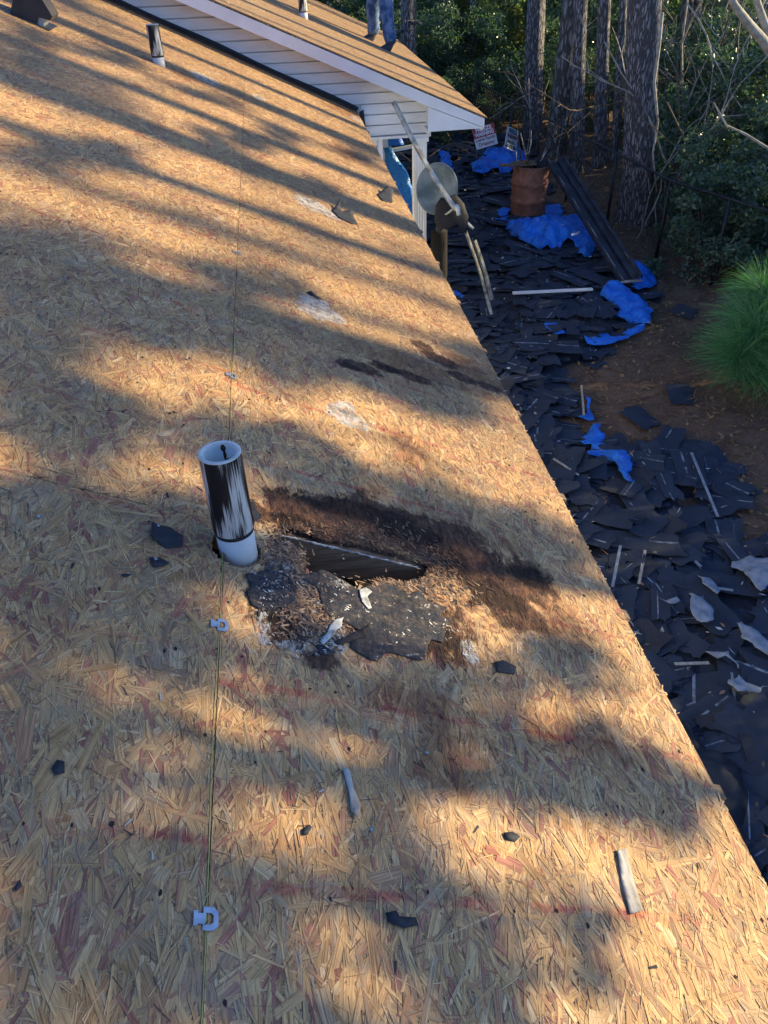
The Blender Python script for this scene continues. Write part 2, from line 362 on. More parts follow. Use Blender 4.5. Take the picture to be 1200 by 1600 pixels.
# --- other materials -----------------------------------------------------
def siding_mat():
    a = NT('vinyl_siding'); v = a.obj(); n = a.noise(a.scale(v, (2, 2, 14)), 2, 4)
    a.base(a.mix(a.step(n, .35, .75), (.80, .80, .79), (.70, .70, .69))); a.rough(.45); a.bump(a.noise(a.scale(v, (4, 4, 120)), 1, 3), .0006); return a.m
SIDING = siding_mat()
WHITE = simple('white_trim_metal', (.80, .80, .80), (.72, .72, .71), 3, .42, .0003, 30)
BLACKFELT = simple('black_felt', (.022, .024, .030), (.035, .036, .042), 30, .75, .001, 120)
def memb():
    a = NT('wet_dark_wood'); v = a.scale(a.obj(), (1, 3.2, 1)); n = a.noise(v, 11, 6, .72); f = a.noise(a.obj(), 70, 5, .75); g = a.noise(a.scale(a.obj(), (40, 6, 40)), 1, 4, .7)
    c = a.mix(a.step(n, .44, .66), (.020, .023, .033), (.085, .062, .05)); c = a.mix(a.mul(a.step(f, .50, .66), .6), c, (.13, .10, .085)); c = a.mix(a.mul(a.step(g, .5, .62), .6), c, (.012, .012, .016))
    c = a.mix(a.mul(a.step(a.mul(n, f), .335, .38), .8), c, (.42, .40, .36)); a.base(c); a.rough(.78); a.bump(a.add(f, a.add(n, g)), .004); return a.m
MEMB = memb()
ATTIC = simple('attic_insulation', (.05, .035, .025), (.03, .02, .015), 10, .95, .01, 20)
def wood_mat(name, c1, c2, stretch=(1, 14, 14), sc=5, bump=.002):
    a = NT(name); v = a.scale(a.obj(), stretch); n = a.noise(v, sc, 6, .65); m = a.noise(a.obj(), 9, 3)
    c = a.mix(a.step(n, .32, .68), c1, c2); c = a.mix(a.mul(a.step(m, .5, .7), .4), c, tuple(x * .5 for x in c2)); a.base(c); a.rough(.8); a.bump(n, bump); return a.m
TRUSS = wood_mat('truss_wood', (.26, .17, .11), (.11, .07, .045))
GREYWOOD = wood_mat('weathered_wood', (.46, .43, .38), (.25, .22, .19), (14, 1, 14), 6, .001)
DARKWOOD = wood_mat('dark_wood', (.06, .05, .045), (.025, .02, .018), (14, 14, 1), 6, .003)
def pvc_black():
    a = NT('pipe_black_paint'); v = a.obj(); sv = a.n('SeparateXYZ'); a.put(sv.inputs[0], v)
    ang = a.math('ARCTAN2', sv.outputs[1], sv.outputs[0]); cv = a.n('CombineXYZ'); a.put(cv.inputs[0], a.mul(ang, 14.)); a.put(cv.inputs[1], a.mul(sv.outputs[2], 3.2))
    n = a.noise(cv.outputs[0], 1.0, 5, .75); cv2 = a.n('CombineXYZ'); a.put(cv2.inputs[0], a.mul(ang, 1.3)); a.put(cv2.inputs[1], a.mul(sv.outputs[2], 4.))
    n2 = a.noise(cv2.outputs[0], 1.0, 3, .5); m = a.step(a.add(n, a.mul(a.math('SUBTRACT', n2, .5), 1.5)), .50, .66)
    a.base(a.mix(m, (.012, .012, .014), (.52, .51, .47))); a.rough(a.lin(m, 0, 1, .38, .6)); a.bump(n, .0008); return a.m
PVCB = pvc_black()
def pvc_white():
    a = NT('pipe_white_plastic'); v = a.obj(); n = a.noise(v, 14, 4); d = a.voro(v, 160); s = a.mul(a.step(d, .18, .08), a.step(a.noise(v, 40, 2), .52, .6))
    sv = a.n('SeparateXYZ'); a.put(sv.inputs[0], v); low = a.step(a.add(sv.outputs[2], a.mul(n, .08)), .085, .025)
    c = a.mix(a.step(n, .4, .8), (.60, .60, .58), (.50, .50, .47)); c = a.mix(a.mul(low, .45), c, (.25, .24, .22)); c = a.mix(a.mul(s, .8), c, (.03, .03, .03)); a.base(c); a.rough(.5); return a.m
PVCW = pvc_white()
def pvc_in():
    a = NT('pipe_inner_wall'); v = a.obj(); n = a.noise(v, 22, 5)
    a.base(a.mix(a.step(n, .4, .7), (.62, .64, .60), (.45, .48, .43))); a.rough(.55); return a.m
PVCI = pvc_in()
RUST = simple('rust_stain', (.10, .03, .012), (.02, .012, .01), 90, .9)
GALV = simple('galvanised_steel', (.50, .54, .60), (.38, .41, .46), 40, .35, 0, metal=.7)
def rusty():
    a = NT('rusty_barrel_steel'); v = a.obj(); n = a.noise(v, 7, 6, .7); n2 = a.noise(a.scale(v, (9, 9, 1.5)), 1, 4)
    c = a.mix(a.step(n, .35, .65), (.42, .18, .11), (.24, .10, .065)); c = a.mix(a.mul(a.step(n2, .5, .7), .5), c, (.20, .09, .06)); c = a.mix(a.mul(a.step(a.noise(v, 30, 3), .62, .7), .5), c, (.42, .24, .16))
    a.base(c); a.rough(.78); a.bump(n, .002); return a.m
RUSTY = rusty()
def tarp_mat(name, c1, c2, bump=.012):
    a = NT(name); v = a.obj(); n = a.noise(v, 3.5, 5, .65, 1.2); f = a.noise(v, 11, 4, .6, 2.)
    dn = a.noise(v, 6, 5, .7); a.base(a.mix(a.mul(a.step(dn, .52, .75), .45), a.mix(a.step(n, .35, .7), c1, c2), tuple(.5 * x + .07 for x in c2))); a.rough(.33); a.b.inputs['Specular IOR Level'].default_value = .4; a.bump(a.add(a.math('ABSOLUTE', a.math('SUBTRACT', n, .5)), a.mul(a.math('ABSOLUTE', a.math('SUBTRACT', f, .5)), .6)), bump * 5); return a.m
TARP = tarp_mat('blue_tarp', (.02, .23, .88), (.008, .13, .62))
TARPL = tarp_mat('pale_blue_tarp', (.03, .28, .72), (.015, .18, .6))
PLAST = simple('black_sheet', (.014, .017, .026), (.022, .026, .036), 5, .55, .01, 4)
PALE = simple('pale_underlay', (.27, .31, .37), (.17, .20, .25), 14, .7, .003, 25)
def shingle_mat(name, c1, c2):
    a = NT(name); v = a.obj(); n = a.noise(v, 260, 2, .7); m = a.noise(v, 5, 3)
    c = a.mix(n, c1, c2); c = a.mix(a.mul(a.step(m, .45, .7), .4), c, tuple(x * .5 for x in c1)); a.base(c); a.rough(.8); a.b.inputs['Specular IOR Level'].default_value = .25; a.bump(n, .0015); return a.m
SH = [shingle_mat('asphalt_shingle', (.020, .029, .048), (.038, .050, .076)), shingle_mat('asphalt_shingle_back', (.026, .036, .057), (.043, .057, .083)), shingle_mat('asphalt_shingle_worn', (.030, .032, .040), (.050, .052, .062))]
TAPE = simple('release_tape', (.26, .30, .35), (.05, .06, .08), 16, .5)
def litter():
    a = NT('leaf_litter'); v = a.pos(); n = a.noise(v, 4, 6, .7); f = a.noise(v, 45, 4, .75); g = a.voro(v, 28, out=1); sg = a.n('SeparateXYZ'); a.put(sg.inputs[0], g)
    c = a.mix(a.step(n, .35, .65), (.14, .082, .056), (.23, .14, .092)); c = a.mix(a.mul(a.step(sg.outputs[0], .6, 1.), .6), c, (.24, .165, .10)); c = a.mix(a.mul(a.step(f, .5, .7), .6), c, (.045, .033, .025))
    c = a.mix(a.mul(a.step(a.noise(v, .35, 3), .55, .7), .5), c, (.035, .045, .02)); a.base(c); a.rough(.95); a.bump(a.add(f, n), .03); return a.m
LITTER = litter()
def heapm():
    a = NT('felt_debris'); v = a.pos(); n = a.noise(v, 6, 6, .7, .8); f = a.noise(a.scale(v, (1, 1, 1)), 40, 4, .8)
    c = a.mix(a.step(n, .35, .65), (.012, .015, .024), (.030, .036, .052)); c = a.mix(a.mul(a.step(f, .62, .72), .7), c, (.09, .07, .05)); a.base(c); a.rough(.75); a.bump(a.add(n, a.mul(f, .3)), .05); return a.m
HEAPM = heapm()
def bark(name, c1, c2, zs=5.5, xs=24):
    a = NT(name); v = a.scale(a.obj(), (xs, xs, zs)); nx = a.n('TexNoise'); a.put(nx.inputs['Vector'], v); nx.inputs['Scale'].default_value = .8; nx.inputs['Detail'].default_value = 3
    vm = a.n('VectorMath', operation='MULTIPLY_ADD'); a.put(vm.inputs[0], nx.outputs[1]); vm.inputs[1].default_value = (1.6, 1.6, 1.6); a.put(vm.inputs[2], v); v = vm.outputs[0]; d = a.voro(v, 1.0, 'DISTANCE_TO_EDGE'); n = a.noise(v, 2.2, 6, .7); e = a.step(a.add(d, a.mul(a.math('SUBTRACT', n, .5), .35)), .02, .22)
    c = a.mix(e, tuple(x * .42 for x in c2), a.mix(n, c1, c2)); a.base(c); a.rough(.92); a.bump(a.add(a.mul(e, 1.), a.mul(n, .6)), .035); return a.m
BARK = bark('pine_bark', (.38, .35, .345), (.22, .20, .195)); BARK2 = bark('grey_bark', (.30, .275, .25), (.18, .16, .14), 4., 14)
TWIG = simple('pale_twig_bark', (.42, .38, .31), (.26, .22, .18), 20, .85)
VINE = simple('brown_vine', (.16, .12, .085), (.08, .06, .04), 20, .9)
def leafm(name, c1, c2, tr=.35, gloss=.35):
    a = NT(name); col = a.n('Attribute', attribute_name='col').outputs['Fac']; c = a.mix(col, c1, c2); a.base(c); a.rough(gloss)
    t = a.n('BsdfTranslucent'); a.put(t.inputs[0], a.mix(1., c, (1.2, 1.5, .6), 'MULTIPLY')); mx = a.n('MixShader'); mx.inputs[0].default_value = tr
    out = a.t.nodes['Material Output']; a.t.links.new(a.b.outputs[0], mx.inputs[1]); a.t.links.new(t.outputs[0], mx.inputs[2]); a.t.links.new(mx.outputs[0], out.inputs[0]); return a.m
LEAFD = leafm('evergreen_leaf', (.055, .10, .075), (.12, .17, .10), .3, .35)
LEAFG = leafm('green_leaf', (.09, .14, .06), (.21, .25, .11), .45, .5)
LEAFO = leafm('olive_leaf', (.10, .12, .045), (.24, .22, .09), .5, .6)
NEED = leafm('pine_needle', (.05, .19, .06), (.22, .42, .18), .3, .4)
DRY = leafm('dry_leaf', (.15, .10, .06), (.36, .23, .13), .3, .8)
DENIM = simple('denim', (.035, .075, .18), (.15, .23, .36), 11, .9, .012, 12)
BOOT = simple('boot_leather', (.03, .035, .05), (.05, .05, .06), 20, .6, .002, 50)
SKIN = simple('skin', (.42, .24, .17), (.36, .20, .14), 10, .55); HAIR = simple('hair', (.03, .02, .015), (.02, .015, .01), 60, .7)
HOOD = simple('grey_sweatshirt', (.30, .29, .33), (.24, .23, .27), 12, .9, .003, 30)
SOIL = simple('dark_void', (.02, .018, .016), (.014, .012, .01), 3, .95)
DISHM = simple('dish_grey', (.28, .31, .27), (.13, .15, .13), 4.5, .45, 0, metal=.0)
SIGNW = simple('sign_board', (.72, .74, .76), (.66, .68, .70), 8, .45); SIGNR = simple('sign_red', (.42, .05, .05), (.36, .05, .05), 8, .45)
INKR = simple('ink_dark_red', (.22, .04, .05), (.18, .04, .05), 8, .5); INKD = simple('ink_dark_teal', (.03, .09, .11), (.03, .08, .1), 8, .5); INKW = simple('ink_white', (.8, .8, .8), (.75, .75, .75), 8, .5)
CHALK = simple('yellow_string', (.62, .60, .16), (.45, .50, .16), 12, .8)
ALU = simple('aluminium_trim', (.52, .52, .47), (.24, .22, .18), 12, .45, .001, 20, metal=.2)
GUT = simple('dark_gutter', (.016, .020, .030), (.035, .042, .058), 6, .5, .002, 18)
WIRE = simple('dark_wire', (.02, .022, .025), (.03, .03, .03), 8, .5, metal=.3)

# ================================================================== GROUND
def hgt(P):
    P = np.atleast_2d(P); Q = np.column_stack([P[:, 0], P[:, 1], np.zeros(len(P))]); return GZ + .16 * (fbm(Q, .35, 3, 4) - .5) + .05 * (fbm(Q, 2.2, 9, 3) - .5)
def grid(name, xs, ys, hf, mat, kind, label=None):
    gx, gy = np.meshgrid(xs, ys, indexing='ij'); P = np.stack([gx.ravel(), gy.ravel()], 1); z = hf(P); V = np.column_stack([P, z]); ny = len(ys)
    F = [(i * ny + j, (i + 1) * ny + j, (i + 1) * ny + j + 1, i * ny + j + 1) for i in range(len(xs) - 1) for j in range(ny - 1)]
    return mesh(name, V, F, mat, None, True, kind)
xs = np.concatenate([np.linspace(-300, -9, 12), np.arange(-8, 14, .28), np.linspace(15, 60, 40), np.linspace(75, 400, 10)])
ys = np.concatenate([np.linspace(-300, -6, 12), np.arange(-5, 24, .28), np.linspace(25, 80, 45), np.linspace(95, 500, 10)])
ground = grid('ground', xs, ys, hgt, LITTER, 'structure')

DEB_PX = [(700, 212), (760, 206), (835, 222), (862, 330), (935, 395), (1018, 455), (1000, 512), (950, 556), (872, 590), (905, 690), (1010, 690), (1125, 700), (1165, 792), (1090, 806), (1110, 852), (1185, 838), (1330, 850), (1600, 1500)]
DEB = [tuple(on(p, 2, GZ)[:2]) for p in DEB_PX] + [(2.2, -2.5), (-.9, -2.5), (-.9, 8.9), (-.6, 20)]
def heaph(P):
    P = np.atleast_2d(P); Q = np.column_stack([P[:, 0], P[:, 1], np.zeros(len(P))]); d = segdist(P, DEB) * np.where(inpoly(P, DEB), 1, -1); d = d + .35 * (fbm(Q, 1.8, 21, 3) - .5)
    e = np.clip(d / .6, 0, 1); e = e * e * (3 - 2 * e)
    near = np.clip(1 - P[:, 0] / 2.6, 0, 1)
    return hgt(P) - .05 + e * (.06 + .12 * fbm(Q, 1.2, 31, 4) + .07 * fbm(Q, 5, 41, 3) + .16 * near * fbm(Q, .8, 55, 2))
heap = grid('debris_heap', np.arange(-.9, 5.2, .07), np.arange(-2.4, 20, .09), heaph, HEAPM, 'stuff')
tag(heap, 'black torn roofing felt and tear-off debris covering the yard beside the eave', 'debris')
def surf(P):
    P = np.atleast_2d(P); return np.maximum(hgt(P), heaph(P))

# ------------------------------------------------------------------ shingles
def shingle(L, W, r, tape, mi0):
    nx, ny = 9, 5; U = np.linspace(-L / 2, L / 2, nx); vs = np.array([-.5, -.12, .10, .17 if tape else .3, .5]) * W
    bend = r.uniform(-.03, .05) * L / .9; tw = r.uniform(-.05, .05); c2 = r.uniform(-.25, .25)
    V = []
    ends = r.uniform(-.09, .05, (2, ny)) * min(1, L); ends[0] *= -1; top = r.uniform(-.05, .03, nx) * (1 if W < .3 else .6)
    for s in (0, 1):
        for i in range(nx):
            for j in range(ny):
                x, y = U[i], vs[j]
                if i == 0: x += ends[0][j] + .02
                if i == nx - 1: x += ends[1][j] - .02
                if j == 0: y -= top[i] * .8
                z = bend * (2 * x / L) ** 2 + tw * x * y / W + c2 * y * y + .012 * math.sin(7 * x + 5 * y + bend * 90)
                V.append((x, y, z - .0035 * s))
    F = []; MI = []; n = nx * ny; cut = set()
    if r.random() < .5:
        for k in (2, 5): cut.add(k)
    for i in range(nx - 1):
        for j in range(ny - 1):
            a = i * ny + j
            F.append((a, a + ny, a + ny + 1, a + 1)); MI.append(1 if (tape and j == 2 and r.random() < .85) else 0); F.append((n + a + 1, n + a + ny + 1, n + a + ny, n + a)); MI.append(0)
    for i in range(nx - 1):
        for j in (0, ny - 1): a = i * ny + j; F.append((a, a + ny, n + a + ny, n + a) if j else (a, n + a, n + a + ny, a + ny)); MI.append(0)
    for j in range(ny - 1):
        for i in (0, nx - 1): a = i * ny + j; F.append((a, a + 1, n + a + 1, n + a)); MI.append(0)
    me = bpy.data.meshes.new('shingle'); me.from_pydata(V, [], F); me.materials.append(SH[mi0]); me.materials.append(TAPE); me.polygons.foreach_set('material_index', np.array(MI, np.int32)); me.update()
    return me
VAR = [shingle(*a, rng, tp, m) for a, tp, m in (((.91, .30), True, 0), ((.80, .30), False, 1), ((.6, .28), True, 0), ((.45, .26), False, 0), ((.35, .30), False, 2), ((.9, .17), True, 1), ((.5, .17), False, 0), ((.28, .2), False, 1),
        ((.7, .3), False, 0), ((.25, .12), False, 2), ((.91, .3), False, 1), ((.4, .14), True, 0), ((.62, .32), False, 0))]
SLAB = ['full length shingle strip with a pale tape line', 'long shingle lying back side up', 'medium shingle with a pale tape line', 'half length plain black shingle', 'square worn brownish shingle piece', 'long narrow torn strip with a pale tape line', 'narrow torn black strip', 'tiny square shingle scrap seen from the back',
        'two thirds length plain black shingle', 'small worn brownish shingle sliver', 'full length shingle lying back side up', 'short narrow strip with a pale tape line', 'broad plain black shingle piece']
cand = []
while len(cand) < 2300:
    x = rng.uniform(-.2, 5.2); y = 19.5 * rng.random() ** 1.35 - .6
    if inpoly([(x, y)], DEB)[0] and (x > .0 or y > 9.4): cand.append((x, y))
cand = np.array(cand); cz = surf(cand); dist = np.linalg.norm(np.column_stack([cand, cz]) - CAM, axis=1); order = np.argsort(dist)
stuffV, stuffF, stuffM, nn = [], [], [], 0
cnt = 0
for k in order:
    x, y = cand[k]; z = cz[k] + rng.uniform(.005, .05); vi = rng.integers(len(VAR)); far = dist[k] > 8.5
    if rng.random() < .6: rz = rng.normal(-.35, .45) if rng.random() < .5 else rng.normal(1.2, .4)
    else: rz = rng.uniform(0, 2 * pi)
    rx, ry = rng.normal(0, .07), rng.normal(0, .06)
    sc = rng.uniform(.5, .95)
    if cnt < 290:
        cnt += 1; o = bpy.data.objects.new('shingle', VAR[vi]); COL.objects.link(o); o.location = (x, y, z); o.rotation_euler = (rx, ry, rz); o.scale = (sc, sc, 1)
        tag(o, SLAB[vi] + (' in the near debris below the eave' if y < 4 else ' in the debris beside the brown leaf patch' if y < 7.5 else ' in the dark debris near the barrel and dish'), 'shingle', 'loose torn shingles in the yard')
    else:
        me = VAR[vi]; Rm = Matrix.LocRotScale(Vector((x, y, z)), __import__('mathutils').Euler((rx, ry, rz)), Vector((sc, sc, 1)))
        co = np.empty(len(me.vertices) * 3, np.float32); me.vertices.foreach_get('co', co); co = co.reshape(-1, 3); R3 = np.array(Rm)[:3, :3]; co = co @ R3.T + np.array([x, y, z])
        stuffV.append(co); stuffF += [tuple(i + nn for i in p.vertices) for p in me.polygons]; stuffM += [(p.material_index * 3 if p.material_index else me.materials[0] and SH.index(me.materials[0])) for p in me.polygons]; nn += len(co)
o = mesh('shingle_scraps', np.concatenate(stuffV), stuffF, SH + [TAPE], None, False, 'stuff', stuffM); tag(o, 'mass of smaller shingle scraps and torn felt further back on the heap', 'shingle scraps')

# specific shingles lying clear on the leaf litter
for (px, py, vi, rz, lab) in ((1105, 748, 0, -1.05, 'whole shingle strip with pale tape lines on brown leaves, right of the blue scraps'), (1062, 620, 3, 1.3, 'short dark shingle piece lying alone on the leaves below the blue scraps'),
        (1068, 492, 4, .7, 'square black shingle scrap on leaves left of the pine sapling'), (1165, 768, 7, .4, 'small dark shingle scrap lying at the right edge of the leaf patch'), (1030, 745, 5, 1.45, 'narrow upright shingle strip with a pale tape stripe beside the leaf patch'), (1075, 740, 2, 1.35, 'shingle strip with pale tape at the edge of the brown leaves'),
        (1000, 655, 3, 1.9, 'dark shingle piece at the left edge of the brown leaf patch')):
    p = on((px, py), 2, GZ); o = bpy.data.objects.new('shingle', VAR[vi]); COL.objects.link(o); o.location = (p[0], p[1], float(surf(p[:2])[0]) + .03); o.rotation_euler = (.02, -.03, rz); tag(o, lab, 'shingle', 'loose torn shingles in the yard')

# ------------------------------------------------------------------ cloth patches
def patch(name, poly, zf, mat, step=.05, amp=.06, bulge=0., seed=1, th=.004, parent=None, lift=.03, fold=0., fdir=(1, .3), rag=.05, thick=True):
    poly = np.array(poly, float)[:, :2]
    # ragged outline
    pts = []
    for i in range(len(poly)):
        a, b = poly[i], poly[(i + 1) % len(poly)]; n = max(1, int(np.linalg.norm(b - a) / (step * 1.2)))
        for k in range(n): pts.append(a + (b - a) * k / n)
    pts = np.array(pts); Q = np.column_stack([pts, np.zeros(len(pts))]); pts = pts + rag * (np.column_stack([fbm(Q, 9, seed, 3), fbm(Q, 9, seed + 5, 3)]) - .5) * 2
    mn, mx = pts.min(0), pts.max(0); gx, gy = np.meshgrid(np.arange(mn[0], mx[0], step), np.arange(mn[1], mx[1], step)); G = np.column_stack([gx.ravel(), gy.ravel()]); G = G + rng.uniform(-.3, .3, G.shape) * step
    G = G[inpoly(G, pts)]; G = G[segdist(G, pts) > step * .5] if len(G) else G
    P = np.concatenate([pts, G]) if len(G) else pts
    from mathutils.geometry import delaunay_2d_cdt
    n = len(pts); r = delaunay_2d_cdt([Vector(p) for p in P], [], [list(range(n))], 1, 1e-6)
    P = np.array([tuple(v) for v in r[0]]); F = r[2]; Q = np.column_stack([P, np.zeros(len(P))]); d = segdist(P, pts)
    z = zf(P) + lift + amp * (fbm(Q, 3.5, seed, 4) - .35) + amp * .9 * (1 - np.abs(2 * fbm(Q, 5.5, seed + 2, 3) - 1) * 2) + bulge * np.clip(d / .35, 0, 1) ** .7
    if fold: fd = np.array(fdir) / np.linalg.norm(fdir); t = P @ fd + .15 * fbm(Q, 2, seed + 3, 2); z = z + fold * np.abs(np.sin(t * 17)) * np.clip(d / .1, 0, 1)
    V = np.column_stack([P, z]); c = V.mean(0); o = mesh(name, V - c, F, mat, parent, True); o.location = tuple(c)
    if thick: m = o.modifiers.new('solid', 'SOLIDIFY'); m.thickness = th
    return o
def gp(L, z=None):
    return [tuple(on(p, 2, (GZ + .15) if z is None else z)[:2]) for p in L]
TG = 'blue tarp pieces in the yard'
tag(patch('blue_tarp', gp([(788, 352), (830, 358), (862, 348), (900, 330), (935, 372), (925, 398), (912, 404), (895, 384), (872, 392), (846, 388), (815, 384), (797, 376)]), surf, TARP, .045, .10, .16, 3, fold=.05, rag=.10), 'large crumpled blue tarp on the debris below the rusty barrel', 'tarp', TG)
tag(patch('blue_tarp', gp([(850, 318), (875, 316), (880, 328), (862, 345), (850, 345)]), surf, TARP, .05, .08, .08, 4), 'small blue tarp corner sticking out just right of the barrel', 'tarp', TG)
tag(patch('blue_tarp', gp([(958, 408), (985, 400), (1018, 408), (1030, 424), (1022, 438), (998, 447), (975, 440)]), surf, TARP, .05, .06, .14, 5, fold=.02), 'rounded blue tarp bundle under the lower end of the dark gutter', 'tarp', TG)
tag(patch('blue_tarp', gp([(938, 462), (950, 444), (985, 450), (1010, 462), (1020, 478), (1018, 494), (985, 492), (962, 488), (968, 476)]), surf, TARP, .04, .06, .10, 6, fold=.03, fdir=(1, -.2)), 'folded blue tarp piece at the right end of the white board', 'tarp', TG)
tag(patch('blue_tarp', gp([(914, 526), (935, 518), (965, 516), (990, 500), (1008, 496), (1004, 506), (975, 522), (945, 530), (922, 531)]), surf, TARP, .04, .05, .07, 7), 'long thin blue tarp strip curving across the dark debris', 'tarp', TG)
tag(patch('blue_tarp', gp([(850, 508), (870, 506), (872, 518), (884, 524), (868, 528), (856, 522)]), surf, TARP, .03, .04, .05, 8, rag=.06), 'small shredded blue tarp scrap left of the long blue strip', 'tarp', TG)
tag(patch('blue_tarp', gp([(915, 600), (922, 610), (928, 640), (910, 642), (902, 636), (918, 628)]), surf, TARP, .03, .04, .05, 9), 'narrow blue tarp shred, topmost of the scraps beside the brown leaves', 'tarp', TG)
tag(patch('blue_tarp', gp([(905, 662), (940, 650), (950, 680), (985, 700), (988, 752), (978, 750), (962, 715), (938, 706), (914, 704), (922, 686), (908, 676)]), surf, TARP, .04, .05, .07, 10, fold=.02, rag=.06), 'torn zigzag blue tarp strip beside the brown leaf patch', 'tarp', TG)
tag(patch('blue_tarp', gp([(738, 262), (765, 240), (800, 236), (822, 240), (826, 258), (800, 270), (778, 268), (757, 276), (742, 274)]), surf, TARP, .10, .16, .12, 11, fold=.05, rag=.12), 'crumpled blue tarp on the heap behind and below the two signs', 'tarp', TG)
tag(patch('blue_tarp', gp([(822, 264), (836, 262), (838, 268), (824, 270)]), surf, TARP, .1, .1, .1, 12), 'blue tarp corner behind the barrel near the twigs', 'tarp', TG)
tag(patch('blue_tarp', gp([(684, 236), (700, 236), (708, 268), (692, 262)]), surf, TARP, .08, .1, .1, 13), 'blue tarp piece on the dark heap right of the porch post', 'tarp', TG)
tag(patch('blue_tarp', gp([(692, 452), (712, 458), (738, 478), (716, 474), (696, 466)]), surf, TARP, .03, .03, .04, 14, rag=.05), 'blue tarp shred close under the eave below the metal strips', 'tarp', TG)
tag(patch('blue_tarp', gp([(775, 330), (795, 335), (790, 352), (776, 348)]), surf, TARP, .05, .08, .06, 15), 'faded blue tarp tuft left of the barrel base', 'tarp', TG)
UG = 'torn pale underlay pieces on the black debris'
for i, (L, lab) in enumerate((([(1142, 868), (1180, 855), (1230, 868), (1230, 910), (1200, 912), (1190, 918), (1162, 890)], 'largest pale grey underlay sheet at the right edge on black debris'),
        ([(1072, 938), (1100, 944), (1117, 950), (1112, 970), (1092, 970), (1074, 962)], 'square pale underlay piece in the middle of the black debris'),
        ([(1098, 900), (1112, 898), (1130, 920), (1122, 925), (1104, 915)], 'small pale underlay strip above the square pale piece'),
        ([(1134, 972), (1160, 978), (1190, 1000), (1210, 1030), (1180, 1026), (1160, 1008), (1150, 990)], 'long pale underlay piece lying right of the square one'),
        ([(1104, 1024), (1140, 1020), (1155, 1040), (1148, 1048), (1128, 1035)], 'narrow pale underlay shred on black debris'),
        ([(1132, 1068), (1150, 1060), (1165, 1064), (1198, 1072), (1195, 1090), (1160, 1082), (1146, 1086)], 'forked pale underlay piece, lowest of the pale pieces'),
        ([(1032, 942), (1050, 936), (1056, 946), (1040, 948)], 'tiny pale underlay flake nearest the roof eave'))):
    tag(patch('underlay_scrap', gp(L, GZ + .2), surf, PALE, .025, .006, .0, 30 + i, lift=.10, rag=.09), lab, 'underlay scrap', UG)
tag(patch('black_sheet', gp([(1040, 1080), (1075, 1085), (1110, 1130), (1170, 1160), (1185, 1200), (1185, 1290), (1260, 1400), (1400, 1600), (1100, 1600), (1000, 1300), (980, 1150)], GZ + .45), surf, PLAST, .07, .06, .16, 41, lift=.06, fold=.04, fdir=(1, .5)), 'draped black roofing sheet bunched right under the eave', 'sheet')

# ================================================================== HOUSE
house = empty('house', (0, 0, 0), 'house with stripped roof showing bare osb panels and a white sided gable', 'house')
G = .0008
rows = [(-.012, 1.2192), (1.2192, 2.4384), (2.4384, 3.66), (3.66, 4.9)]
for ri, (u0, u1) in enumerate(rows):
    off = (.34, -.92, .34, -.92)[ri]; y = off - 2.438; k = 0
    while y < 9.2:
        y1 = min(y + 2.438, 9.185)
        vis = ri < 3 and y1 > .1
        d = 4600 if (ri < 2 and y < 4) else 2600
        osb_panel(u0 + (G if ri else 0), u1 - G, y + G, y1 - G, d if vis else 0, house, HOLES, None, 100 + ri * 20 + k)
        y += 2.438; k += 1
# seam clips
cu = 1.2192
def clip_mesh():
    mb = MB(); t = .0011
    # D-shaped ring one side, small tab other side (local x up slope)
    out = [(.004, -.020), (-.020, -.020), (-.031, -.012), (-.031, .012), (-.020, .020), (.004, .020)]; inn = [(-.002, -.010), (-.014, -.010), (-.020, -.006), (-.020, .006), (-.014, .010), (-.002, .010)]
    V = [(x, y, t) for x, y in out] + [(x, y, t) for x, y in inn] + [(x, y, 0) for x, y in out] + [(x, y, 0) for x, y in inn]; F = []
    for i in range(6):
        j = (i + 1) % 6; F += [(i, j, 6 + j, 6 + i), (12 + i, 18 + i, 18 + j, 12 + j), (i, 12 + i, 12 + j, j), (6 + i, 6 + j, 18 + j, 18 + i)]
    mb.add(V, F); mb.box((.012, 0, t / 2), (.018, .018, t)); mb.box((.021, 0, .001), (.010, .026, t)); return mb
cm = clip_mesh(); cm.V = [(v[0] * .66, v[1] * .86, v[2]) for v in cm.V]; cme = mesh('panel_clip', cm.V, cm.F, GALV).data
bpy.data.objects.remove(bpy.data.objects['panel_clip'])
Rroof = Matrix(((-CS, 0, SN), (0, 1, 0), (SN, 0, CS)))     # columns u, Y, n
for Yc in [onroof(p)[1] for p in ((305, 1436), (340, 977))] + [2.29, 3.45]:
    o = bpy.data.objects.new('panel_clip', cme); COL.objects.link(o); o.parent = house; P = rp(cu + .004, Yc, .0025); o.matrix_local = Matrix.Translation(Vector(P)) @ Rroof.to_4x4()
# chalk string along the seam
mb = MB(); yy = np.linspace(-1.2, 2.6, 60); mb.tube([rp(cu + .003 * math.sin(y * 1.7) + .0015 * math.sin(y * 9), y, .0022) for y in yy], .00055, 5); tag(mb.build('string_line', CHALK), 'thin yellow green string lying along the seam between the osb courses', 'string')
mb = MB(); mb.tube([rp(2.44 + .002 * math.sin(y * 3), y, .003) for y in np.linspace(2.5, 7.6, 50)], .0008, 5); tag(mb.build('string_line', simple('pale_string', (.6, .5, .3), (.5, .4, .25))), 'pale string along the upper seam near the far pipe', 'string')

